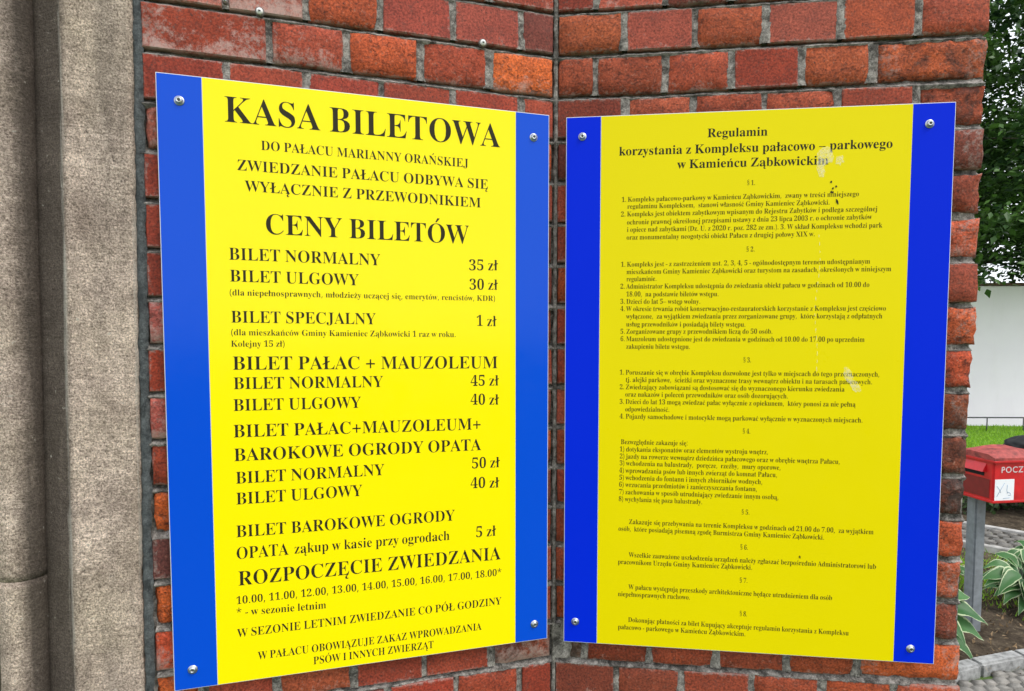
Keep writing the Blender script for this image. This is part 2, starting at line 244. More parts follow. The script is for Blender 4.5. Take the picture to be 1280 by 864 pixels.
# serif letter outlines: advance and loops of x,y pairs in thousandths
GLYPHS = {
"A": (437, [[-9,0,-9,18,9,21,24,30,49,75,206,466,224,465,384,87,411,34,425,22,443,18,443,0,229,0,229,18,270,25,283,46,273,81,253,132,103,132,79,71,76,59,75,48,87,26,124,18,128,18,128,0], [113,161,242,161,177,319]]),
"B": (443, [[16,0,16,17,45,22,62,32,72,51,75,82,75,369,69,412,51,433,15,439,15,455,220,455,297,449,352,429,385,396,396,351,384,302,348,268,287,247,360,223,404,185,418,132,407,76,371,35,314,9,238,0], [182,252,188,252,234,257,263,272,279,301,285,345,281,385,269,412,248,428,216,434,198,432,188,425,182,391], [222,24,259,30,283,49,296,81,301,128,295,176,277,208,245,225,197,231,182,231,182,65,190,33,202,26]]),
"C": (468, [[257,-11,193,-3,137,20,91,56,56,104,34,162,26,228,34,294,56,351,92,399,139,435,195,458,259,465,309,459,367,440,388,435,408,443,419,465,437,465,437,308,420,308,392,364,356,407,313,434,265,443,212,430,174,389,151,321,144,226,152,138,177,74,219,36,278,24,318,29,358,45,395,71,428,106,447,89,395,33,332,0]]),
"D": (496, [[20,0,20,17,47,21,63,30,71,46,74,75,74,374,71,407,61,426,43,435,15,439,15,455,222,455,296,449,357,429,405,396,440,351,461,295,468,228,453,128,408,57,333,14,228,0], [222,24,262,30,295,47,319,75,343,139,351,229,343,318,319,382,279,420,223,433,202,431,190,423,182,385,182,72,190,34,202,27]]),
"E": (442, [[14,0,14,17,44,20,62,30,72,48,75,78,75,369,72,405,62,425,44,435,16,439,16,455,399,455,399,320,383,320,369,373,340,406,295,424,232,430,200,428,186,417,183,388,183,246,193,246,232,252,259,269,277,300,288,345,304,345,304,118,287,118,273,181,259,201,241,213,185,222,183,222,183,67,185,47,192,35,230,28,276,30,313,39,345,53,371,75,393,105,411,143,430,143,402,0]]),
"F": (404, [[15,0,15,17,45,23,62,34,72,53,75,84,75,375,71,405,61,423,43,433,14,439,14,455,394,455,394,320,377,320,369,357,355,385,336,406,310,420,275,428,230,431,200,429,186,421,182,398,182,247,190,247,229,253,256,270,274,301,284,347,302,347,302,118,285,118,274,168,257,200,229,218,189,224,182,224,182,81,188,43,196,31,210,24,257,17,257,0]]),
"G": (508, [[268,-10,200,-3,141,19,93,55,57,103,35,161,28,229,35,295,57,352,93,399,139,435,195,458,257,465,311,459,369,441,388,436,406,443,419,465,437,465,437,308,420,308,403,346,382,379,357,406,329,426,299,439,267,443,214,430,176,389,153,322,146,228,154,135,180,67,206,37,238,19,275,13,308,16,328,27,339,45,343,71,343,128,339,154,329,170,309,179,275,182,275,198,500,198,500,182,473,179,457,171,449,155,446,128,446,29,357,0]]),
"H": (523, [[15,0,15,17,45,22,62,32,72,50,75,81,75,379,71,406,62,424,44,434,16,439,16,455,242,455,242,439,204,432,187,415,182,379,182,251,342,251,342,379,337,415,320,432,282,439,282,455,507,455,507,439,478,434,461,424,452,407,449,379,449,81,452,52,461,33,478,22,507,17,507,0,282,0,282,17,311,21,329,31,339,49,342,81,342,221,182,221,182,81,185,50,194,32,212,22,242,17,242,0]]),
"I": (261, [[13,0,13,17,42,23,61,32,72,49,75,75,75,387,72,412,63,427,45,435,13,439,13,455,244,455,244,439,214,435,196,427,186,412,183,387,183,77,187,44,206,26,246,17,246,0]]),
"J": (330, [[109,-65,78,-62,51,-54,29,-40,11,-22,0,-1,-3,23,0,44,11,61,26,71,44,75,64,71,79,62,89,47,93,28,85,-1,77,-19,84,-35,105,-40,126,-36,139,-25,148,21,148,367,142,409,135,422,122,430,79,439,79,455,314,455,314,439,277,431,266,423,260,411,255,367,255,89,246,21,219,-27,173,-56]]),
"K": (510, [[16,0,16,17,45,22,63,32,72,50,75,81,75,379,72,406,63,424,45,434,17,439,17,455,242,455,242,439,205,432,187,415,183,379,183,234,321,373,342,398,349,418,334,434,291,439,291,455,486,455,486,439,477,439,415,419,345,361,271,285,463,46,487,25,519,17,519,0,281,0,281,17,306,18,322,21,334,34,316,66,199,214,183,198,183,81,186,50,195,32,213,22,242,17,242,0]]),
"L": (426, [[15,0,15,17,45,22,62,32,72,50,75,81,75,379,71,407,62,425,44,434,16,439,16,455,250,455,250,439,208,434,196,427,188,416,182,379,182,83,185,47,200,31,234,28,278,31,315,40,345,56,370,80,391,112,409,154,427,154,402,0]]),
"M": (634, [[14,0,14,17,43,22,61,32,72,50,75,79,75,382,71,416,53,432,15,439,15,455,185,455,317,142,449,455,617,455,617,439,590,433,573,423,563,405,560,378,560,85,565,43,582,23,617,17,617,0,396,0,396,17,433,25,450,44,455,83,455,399,288,0,270,0,105,389,105,80,109,48,120,30,139,20,169,17,169,0]]),
"N": (494, [[403,-11,107,350,107,79,110,49,119,31,136,21,167,17,167,0,18,0,18,17,54,23,71,41,76,79,76,388,36,433,18,439,18,455,156,455,391,169,391,377,386,414,369,431,331,439,331,455,480,455,480,439,450,434,433,425,425,407,422,377,422,-11]]),
"O": (525, [[261,-11,213,-6,169,7,129,29,94,58,66,93,45,134,32,179,28,228,32,276,45,321,66,362,95,397,130,426,170,448,216,462,265,466,313,462,357,448,397,427,431,399,459,364,481,323,494,277,498,228,494,179,481,134,459,93,430,58,395,29,355,7,310,-6], [265,12,315,26,351,66,372,133,379,228,371,321,348,389,310,430,260,443,210,430,174,389,152,322,145,228,153,135,177,67,215,26]]),
"P": (418, [[15,0,15,17,45,22,62,32,72,50,75,81,75,379,71,406,62,424,44,434,16,439,16,455,214,455,287,452,336,440,366,422,390,398,404,367,409,332,398,280,367,240,314,214,242,206,182,206,182,81,185,50,194,32,212,22,242,17,242,0], [182,230,201,230,244,235,272,253,287,283,292,329,288,375,275,406,252,425,216,431,189,424,182,398]]),
"R": (473, [[15,0,15,17,45,22,62,32,72,50,75,81,75,379,71,406,62,424,44,434,16,439,16,455,217,455,305,448,367,426,405,388,417,334,406,285,372,248,315,224,432,50,452,26,478,17,480,17,480,0,338,0,201,212,182,212,182,81,185,50,194,32,212,22,242,17,242,0], [182,234,203,234,249,240,280,258,298,290,304,336,295,389,268,421,224,431,202,429,190,422,182,385]]),
"S": (390, [[43,-11,43,158,62,158,83,94,111,50,149,24,197,15,231,20,257,36,273,60,279,89,265,129,225,160,163,191,112,221,77,253,56,289,50,332,54,370,67,403,88,429,115,449,148,462,185,466,229,461,282,448,291,446,300,445,313,450,320,466,339,466,339,319,322,319,310,354,293,385,272,410,248,429,222,441,194,445,163,440,140,426,125,406,120,380,124,356,137,336,189,303,253,273,317,233,337,211,350,188,359,133,354,93,339,58,314,29,281,8,240,-6,192,-10,158,-8,126,1,98,9,85,12,69,7,61,-11]]),
"T": (423, [[92,0,92,17,123,21,142,31,152,50,156,81,156,433,149,433,102,426,65,403,41,367,29,318,11,318,11,455,410,455,410,317,394,317,375,382,333,420,269,433,263,433,263,81,267,49,276,30,296,21,328,17,328,0]]),
"U": (492, [[248,-13,168,-2,114,29,83,81,73,155,73,379,70,406,61,424,43,434,15,439,15,455,240,455,240,439,202,432,185,415,181,379,181,140,186,88,203,51,232,29,275,22,340,37,379,83,392,159,392,378,389,406,379,423,360,433,328,439,328,455,474,455,474,439,448,432,433,421,425,404,422,378,422,181,412,92,380,32,325,-2]]),
"W": (611, [[171,-11,32,393,15,427,3,435,-15,439,-15,455,181,455,181,439,150,432,143,423,140,410,148,373,223,153,301,353,286,399,278,418,267,429,229,439,229,455,439,455,439,439,404,432,393,412,399,386,474,166,541,369,549,406,546,421,538,430,503,439,503,455,624,455,624,439,607,433,594,421,575,379,446,-11,428,-11,316,309,190,-11]]),
"X": (471, [[11,0,11,17,53,30,90,66,193,208,78,386,47,425,33,435,16,439,14,439,14,455,244,455,244,439,229,439,200,433,190,415,201,388,265,289,322,373,339,414,328,432,293,439,293,455,458,455,458,439,455,439,427,435,403,423,357,373,281,265,413,57,436,28,461,17,464,17,464,0,238,0,238,17,243,17,278,23,290,41,275,79,210,183,138,81,124,45,137,24,174,17,174,0]]),
"Y": (426, [[101,0,101,17,131,22,148,32,157,50,161,81,161,179,46,387,29,414,14,429,1,435,-13,438,-13,455,207,455,207,438,195,438,167,432,156,416,164,392,248,226,333,366,349,408,336,430,298,438,295,438,295,455,439,455,439,438,409,424,383,392,268,203,268,81,271,50,280,32,298,22,328,17,328,0]]),
"Z": (442, [[20,0,20,11,276,430,214,430,141,420,115,407,94,386,76,356,61,316,44,316,57,455,406,455,406,443,153,29,239,29,302,37,349,61,384,103,407,164,424,164,407,0]]),
"a": (344, [[255,-10,226,-5,208,10,200,35,151,2,95,-9,64,-4,40,11,25,34,20,63,31,104,63,136,119,164,199,190,199,241,196,266,187,282,171,292,148,296,115,290,104,274,113,257,123,231,120,215,110,202,95,194,77,191,59,194,45,203,36,218,33,236,37,259,49,278,69,295,95,308,126,316,162,318,223,312,263,292,285,259,293,210,293,62,295,40,304,34,320,42,329,28,294,-1], [151,34,174,41,199,63,199,169,154,151,127,123,118,84,126,46]]),
"b": (361, [[43,-11,43,388,37,428,8,439,8,455,138,455,138,279,175,308,221,318,254,313,284,299,308,276,326,245,338,208,342,166,337,118,323,75,300,40,270,13,233,-4,192,-10,148,-1,105,28,53,-11], [183,14,213,23,232,49,242,95,245,160,242,213,231,251,212,273,184,280,155,270,144,257,138,242,138,69,143,38,158,20]]),
"c": (293, [[156,-10,119,-5,87,11,59,35,38,68,24,106,19,150,25,196,40,237,64,271,96,297,133,313,175,319,218,314,250,298,271,275,277,245,275,228,266,215,253,207,236,204,214,209,201,225,196,251,197,261,197,271,190,290,169,297,138,285,118,248,112,187,118,123,137,76,166,48,204,38,239,47,271,72,285,60,248,21,205,-2]]),
"d": (370, [[140,-10,107,-5,78,10,53,35,35,66,23,104,19,147,24,196,36,237,55,272,81,297,112,313,146,318,189,309,223,280,223,401,220,419,212,430,176,439,176,455,319,455,319,75,325,41,335,32,353,28,353,11,294,6,223,-10,223,39,188,2], [171,28,187,31,202,41,215,56,223,76,223,242,217,257,206,270,174,281,147,273,130,250,121,210,118,153,120,98,130,58,146,36]]),
"e": (301, [[154,-10,117,-5,85,10,58,35,37,69,24,109,19,157,24,201,38,240,59,273,87,298,120,313,157,318,209,309,249,280,274,234,283,173,283,166,117,166,127,97,154,56,199,42,237,53,270,86,285,73,248,27,205,-1], [116,192,201,192,201,215,193,277,181,292,161,297,136,286,121,255,116,203]]),
"f": (214, [[15,0,15,16,40,22,50,35,52,73,52,277,16,277,16,310,52,310,52,353,60,400,85,436,123,457,174,465,212,460,240,446,257,425,263,400,260,381,252,367,239,358,224,355,195,365,187,376,185,391,193,420,196,426,197,433,193,441,180,443,163,440,153,430,148,390,148,310,203,310,203,277,148,277,148,65,150,40,158,26,173,18,199,16,199,0]]),
"g": (327, [[146,-140,89,-136,48,-122,22,-100,14,-75,28,-46,69,-26,35,-1,24,30,28,54,42,74,67,92,102,110,58,135,31,169,22,212,27,242,40,268,60,289,88,305,120,315,157,318,196,315,233,304,317,304,317,268,268,268,286,237,291,203,288,176,276,151,258,131,234,116,205,106,172,103,157,103,142,104,112,94,104,84,101,71,111,55,141,49,175,49,259,40,285,29,303,13,312,-9,316,-37,305,-80,272,-113,219,-133], [157,124,178,130,190,146,197,173,199,211,197,249,190,276,178,292,157,297,137,292,124,276,117,249,114,211,117,173,124,146,137,130], [161,-116,218,-111,252,-94,263,-66,260,-51,249,-41,205,-34,97,-34,79,-52,73,-73,79,-89,95,-103,122,-113]]),
"h": (381, [[18,0,18,16,45,26,52,56,52,399,46,429,36,437,19,440,19,455,148,455,148,267,190,305,243,318,292,306,321,271,330,212,330,56,337,26,347,19,363,16,363,0,202,0,202,16,207,16,228,26,235,56,235,217,229,258,219,268,203,271,173,262,148,235,148,56,154,26,164,19,180,16,180,0]]),
"i": (198, [[101,362,81,366,65,376,54,393,50,412,54,432,65,449,81,460,101,463,120,460,137,449,147,432,151,412,147,393,136,376,120,366], [18,0,18,16,45,26,52,56,52,252,47,285,20,293,21,310,148,310,148,56,154,26,180,16,180,0]]),
"j": (210, [[106,363,86,367,70,378,59,394,56,414,59,434,71,450,87,461,106,465,126,461,142,450,153,434,157,414,153,394,142,378,126,367], [36,-140,-11,-131,-44,-105,-53,-88,-56,-70,-53,-53,-45,-40,-32,-32,-15,-29,15,-39,23,-51,26,-66,19,-87,11,-103,16,-113,31,-117,49,-113,58,-100,64,-54,64,250,56,284,43,291,22,294,22,310,159,310,159,-21,151,-73,127,-110,88,-133]]),
"k": (359, [[17,0,17,16,45,26,52,56,52,398,47,429,38,436,20,439,21,455,148,455,148,169,227,248,240,264,244,278,235,290,209,293,206,293,206,310,345,310,345,293,308,284,275,260,222,209,346,34,360,21,376,16,376,0,211,0,211,16,217,16,234,20,239,32,232,49,163,147,148,134,148,56,154,26,180,16,180,0]]),
"l": (199, [[18,0,18,16,45,26,52,56,52,398,47,429,38,436,20,439,20,455,148,455,148,56,154,26,180,16,180,0]]),
"m": (554, [[18,0,18,16,45,26,52,56,52,253,46,284,36,291,19,294,19,310,146,310,146,265,188,305,237,318,277,312,305,293,320,261,364,304,418,318,465,306,494,271,504,212,504,56,510,26,520,19,536,16,536,0,377,0,377,16,393,19,403,26,410,56,410,217,404,258,394,268,377,271,349,263,324,237,324,56,331,26,340,19,356,16,356,0,199,0,199,16,215,19,225,26,232,56,232,217,226,258,216,268,199,271,170,262,146,235,146,56,152,27,162,19,177,16,177,0]]),
"n": (381, [[18,0,18,16,45,26,52,56,52,253,46,284,36,291,19,294,19,310,148,310,148,267,190,306,243,318,292,306,321,271,330,212,330,56,337,26,347,19,363,16,363,0,202,0,202,16,207,16,228,26,235,56,235,217,229,258,219,268,203,271,173,262,148,235,148,56,154,26,164,19,180,16,180,0]]),
"o": (336, [[169,-10,127,-5,90,11,60,37,38,70,24,110,19,154,24,199,38,239,60,272,90,297,127,313,168,318,209,313,245,298,275,273,298,240,312,200,317,154,312,108,298,69,275,36,245,11,210,-5], [169,11,193,18,209,39,217,81,220,154,217,227,208,271,192,292,169,299,144,292,128,271,120,227,117,154,120,82,128,39,144,18]]),
"p": (371, [[17,-139,17,-124,40,-117,50,-101,52,-64,52,243,46,283,19,295,19,310,143,310,143,263,166,294,195,313,230,319,264,314,293,298,317,274,335,241,346,203,350,160,346,113,334,72,316,38,291,12,261,-5,227,-10,183,1,148,32,148,-58,152,-99,167,-118,197,-123,197,-139], [195,28,222,36,239,59,249,99,253,154,250,208,241,248,225,270,199,278,171,267,148,235,148,69,167,38]]),
"r": (287, [[18,0,18,16,45,26,52,56,52,252,46,285,20,293,21,310,146,310,146,252,165,280,187,301,210,314,233,318,258,315,275,304,286,287,289,266,287,248,278,234,265,225,248,222,222,231,207,250,189,260,175,255,162,241,152,220,149,192,149,56,152,37,159,25,197,16,197,0]]),
"s": (288, [[151,-10,122,-6,87,6,73,9,60,4,51,-9,36,-9,36,105,53,105,66,68,87,39,112,21,140,15,162,18,179,27,189,40,192,58,183,84,156,105,107,130,76,148,54,169,41,193,37,220,44,259,65,291,98,312,141,319,166,316,199,308,206,306,213,305,223,308,230,319,244,319,244,222,228,222,215,254,196,277,174,291,149,296,130,294,116,286,108,274,105,259,115,232,146,212,191,189,221,172,241,151,253,127,257,95,250,51,228,18,194,-3]]),
"t": (228, [[124,-9,89,-4,66,10,53,36,48,71,48,279,20,279,20,300,88,369,129,424,144,424,144,310,208,310,208,279,144,279,144,82,149,51,157,43,168,40,189,49,206,75,222,66,198,24,165,-1]]),
"u": (375, [[131,-10,91,-3,65,17,51,51,46,97,46,248,39,282,29,291,11,294,11,310,142,310,142,74,151,46,162,38,177,36,205,43,228,66,228,248,221,283,209,291,189,294,189,310,324,310,324,70,331,39,360,30,360,13,300,7,228,-10,228,40,209,19,186,3,160,-7]]),
"w": (435, [[122,-10,17,265,6,284,-11,293,-11,310,138,310,138,293,120,289,114,276,116,266,120,253,167,127,211,235,201,266,190,288,168,295,168,310,323,310,323,293,302,288,296,276,296,269,298,262,336,141,382,256,387,275,380,289,356,295,356,310,445,310,445,295,425,284,412,258,304,-10,289,-10,223,197,140,-10]]),
"y": (300, [[52,-140,29,-137,10,-125,-3,-107,-7,-84,-4,-67,5,-53,18,-43,36,-40,64,-49,72,-61,75,-76,74,-81,74,-87,77,-96,86,-99,99,-92,114,-74,129,-44,140,-5,36,251,25,275,15,287,-3,293,-5,293,-5,310,162,310,162,293,136,289,128,275,130,267,133,257,185,119,230,241,236,260,238,274,229,289,203,293,203,310,300,310,300,293,287,290,277,281,259,242,162,-24,129,-96,113,-117,95,-131]]),
"z": (293, [[13,0,13,14,168,287,128,287,96,283,72,272,55,250,44,216,26,216,32,310,275,310,275,291,126,25,152,25,194,30,223,44,244,69,260,107,276,107,268,0]]),
"0": (375, [[188,-7,133,1,91,24,60,61,39,111,27,171,23,241,27,311,39,371,60,420,91,456,133,479,189,486,242,479,283,456,314,419,336,370,348,310,353,240,348,171,336,110,314,61,283,24,241,1], [188,37,219,50,237,91,246,155,248,240,246,326,237,390,219,429,189,443,157,429,139,390,130,326,127,240,130,155,139,91,157,50]]),
"1": (375, [[65,0,65,36,120,36,135,38,146,45,154,79,154,416,108,365,87,351,67,346,52,349,40,359,31,375,28,396,74,412,132,447,179,482,254,482,254,79,261,47,271,38,288,36,343,36,343,0]]),
"2": (375, [[24,0,24,69,123,171,187,245,218,307,226,371,223,405,212,427,196,441,174,445,145,438,126,416,116,380,112,329,77,333,50,344,32,365,26,396,30,419,43,441,63,459,92,474,129,483,174,486,240,479,288,456,318,421,328,375,319,329,291,281,238,220,154,138,87,74,244,74,263,77,279,86,292,101,300,120,305,141,345,141,341,0]]),
"3": (375, [[163,-7,117,-4,81,5,53,18,34,35,23,54,19,74,23,96,36,113,54,123,76,126,82,89,99,62,125,46,158,40,199,49,216,61,230,79,238,105,241,139,234,174,214,202,181,221,137,227,95,227,95,269,140,269,178,275,204,296,220,327,225,367,221,400,211,424,193,440,169,445,148,441,133,430,116,391,111,341,75,345,47,356,30,374,24,401,34,434,62,461,108,480,173,486,237,479,286,458,317,423,328,377,320,335,298,301,265,275,225,256,279,238,305,222,326,201,340,174,345,138,341,101,329,70,312,44,288,25,230,1]]),
"4": (375, [[121,0,121,36,140,36,179,44,191,58,195,84,195,125,9,125,9,166,199,480,293,480,293,169,363,169,363,125,293,125,293,84,297,58,309,44,348,36,357,36,357,0], [56,169,195,169,195,287,196,351,199,416,189,394,174,366,158,338,146,319]]),
"5": (375, [[165,-7,119,-4,84,5,58,18,40,35,30,54,27,75,31,95,42,109,59,118,81,121,88,83,111,52,130,43,154,40,195,50,212,63,226,83,234,111,237,148,231,192,213,223,184,241,146,247,103,243,71,235,40,247,62,480,316,480,319,357,281,357,275,380,267,399,244,406,105,406,94,281,126,288,168,291,238,282,293,256,328,211,340,148,336,108,324,75,306,48,282,27,226,1]]),
"6": (375, [[197,-7,150,-1,109,18,76,49,51,93,35,151,30,222,33,275,42,325,57,370,77,409,104,441,137,466,176,481,222,486,261,484,291,476,313,464,329,449,338,431,340,412,336,393,322,376,298,364,260,360,256,400,243,434,232,443,216,447,180,435,152,401,134,345,125,269,161,286,218,294,273,285,315,258,343,214,352,155,342,90,313,38,264,5], [199,38,222,44,239,64,251,98,255,148,250,196,238,228,219,247,193,253,154,243,125,221,131,138,147,81,170,48]]),
"7": (375, [[111,0,289,406,113,406,86,398,74,372,70,338,30,338,33,480,353,480,353,447,168,0]]),
"8": (375, [[183,-7,132,-2,91,11,60,31,38,57,25,88,20,122,27,162,47,193,79,219,119,242,83,267,57,296,41,327,36,364,39,395,50,423,70,449,99,469,140,482,191,486,254,478,299,453,325,415,334,369,328,333,310,305,244,260,296,230,330,199,349,166,355,127,344,71,310,29,256,2], [203,283,224,298,239,317,247,340,250,370,243,407,222,436,206,444,187,447,163,442,145,426,134,402,130,372,135,341,149,318], [187,32,218,37,241,55,257,82,262,116,256,146,239,170,208,192,164,216,126,178,115,152,111,120,116,84,132,56,156,38]]),
"9": (375, [[152,-7,116,-4,88,4,67,17,53,33,42,69,50,94,75,107,87,80,103,56,126,41,156,36,205,57,237,122,251,230,212,198,186,188,155,185,103,194,60,220,33,264,24,324,28,369,42,409,64,441,95,466,133,481,177,486,223,480,264,463,298,433,323,390,340,332,345,261,334,157,321,111,301,72,274,39,241,14,200,-2], [184,233,206,236,224,245,251,278,245,352,231,403,209,432,181,441,156,434,137,413,125,377,121,328,128,275,149,244]]),
".": (180, [[89,-9,60,1,51,15,48,36,51,57,60,71,89,81,119,71,129,57,132,36,129,15,119,1]]),
",": (180, [[28,-87,47,-3,61,78,124,78,129,71,104,-8,71,-87]]),
"(": (201, [[126,-106,81,-43,51,28,33,104,27,184,33,265,51,342,81,415,126,480,181,480,140,413,110,340,93,264,87,185,93,108,110,32,140,-40,181,-106]]),
")": (201, [[21,-106,62,-40,91,32,109,108,115,185,109,264,91,340,61,413,20,480,76,480,120,415,151,342,169,265,175,184,169,104,151,28,120,-43,76,-106]]),
"*": (370, [[131,208,71,240,150,346,28,356,37,418,165,381,150,510,216,510,203,381,332,418,341,356,218,346,298,240,240,208,183,326]]),
":": (180, [[89,278,60,289,51,303,48,324,51,345,60,359,89,369,119,359,129,345,132,324,129,303,119,289], [89,-9,60,1,51,15,48,36,51,57,60,71,89,81,119,71,129,57,132,36,129,15,119,1]]),
"§": (345, [[153,-3,89,2,40,19,40,69,93,50,156,42,198,45,224,56,238,72,243,89,237,111,212,131,156,155,96,183,74,198,58,216,48,238,45,265,49,296,61,319,98,350,60,382,50,402,47,427,56,463,81,491,123,508,179,514,243,507,294,491,276,446,230,462,175,468,141,465,119,458,106,445,102,428,107,411,121,397,191,365,237,345,272,322,293,293,300,257,296,226,285,201,250,168,286,137,296,118,300,94,290,53,261,22,215,3], [206,187,235,211,246,228,249,248,240,279,208,305,144,330,110,310,99,292,95,272,101,249,117,230,191,193]])}
# printed lines: text, start x, start z, end x, end z, capital height (mm from the panel's lower left corner), bold
PRICE_LINES = [
("KASA BILETOWA",92.2,894.2,530.4,893.5,39.3,1),
("DO PAŁACU MARIANNY ORAŃSKIEJ",144.4,855.8,475.5,854.8,14.6,1),
("ZWIEDZANIE PAŁACU ODBYWA SIĘ",109.0,821.8,510.2,820.3,16.6,1),
("WYŁĄCZNIE Z PRZEWODNIKIEM",120.2,790.2,497.3,787.7,16.7,1),
("CENY BILETÓW",147.6,725.0,474.5,723.7,32.0,1),
("BILET NORMALNY",94.2,682.5,324.8,681.6,19.0,1),
("BILET ULGOWY",94.8,648.5,289.6,647.4,18.7,1),
("(dla niepełnosprawnych, młodzieży uczącej się, emerytów, rencistów, KDR)",94.0,627.0,522.9,626.2,9.5,1),
("BILET SPECJALNY",95.1,584.2,316.3,583.2,18.8,1),
("(dla mieszkańców Gminy Kamieniec Ząbkowicki 1 raz w roku.",94.7,564.3,452.8,562.4,9.8,1),
("Kolejny 15 zł)",94.3,546.2,173.9,546.1,9.8,1),
("BILET PAŁAC + MAUZOLEUM",95.6,509.5,527.2,507.0,21.5,1),
("BILET NORMALNY",96.2,478.7,327.1,477.6,19.1,1),
("BILET ULGOWY",95.2,444.0,290.5,443.3,19.1,1),
("BILET PAŁAC+MAUZOLEUM+",94.3,401.6,496.9,398.7,20.5,1),
("BAROKOWE OGRODY OPATA",94.2,363.4,496.2,361.5,20.6,1),
("BILET NORMALNY",96.1,326.9,327.6,327.1,19.4,1),
("BILET ULGOWY",95.9,293.2,290.8,293.7,19.4,1),
("BILET BAROKOWE OGRODY",94.7,239.8,448.2,238.4,19.5,1),
("OPATA",94.2,204.0,172.8,203.8,19.6,1),
("ząkup w kasie przy ogrodach",182.0,204.6,439.7,204.3,16.8,1),
("ROZPOCZĘCIE ZWIEDZANIA",95.9,160.3,531.7,159.9,23.7,1),
("10.00, 11.00, 12.00, 13.00, 14.00, 15.00, 16.00, 17.00, 18.00*",92.5,130.1,534.4,130.1,12.5,1),
("* - w sezonie letnim",92.1,110.3,230.7,106.2,12.5,1),
("W SEZONIE LETNIM ZWIEDZANIE CO PÓŁ GODZINY",93.2,75.1,533.3,76.2,13.9,1),
("W PAŁACU OBOWIĄZUJE ZAKAZ WPROWADZANIA",123.4,33.6,496.5,33.8,13.2,1),
("PSÓW I INNYCH ZWIERZĄT",208.5,12.6,410.1,12.4,13.1,1),
("35 zł",475.5,678.7,526.9,680.4,18.4,1),
("30 zł",476.1,645.2,526.9,646.0,18.4,1),
("1 zł",488.3,582.0,524.3,581.7,18.6,1),
("45 zł",477.9,476.3,528.5,476.4,18.8,1),
("40 zł",477.8,443.1,528.6,442.0,18.8,1),
("50 zł",479.3,329.2,530.0,328.9,19.1,1),
("40 zł",477.3,293.7,529.0,292.0,19.1,1),
("5 zł",486.4,204.4,523.1,204.3,19.3,1)]
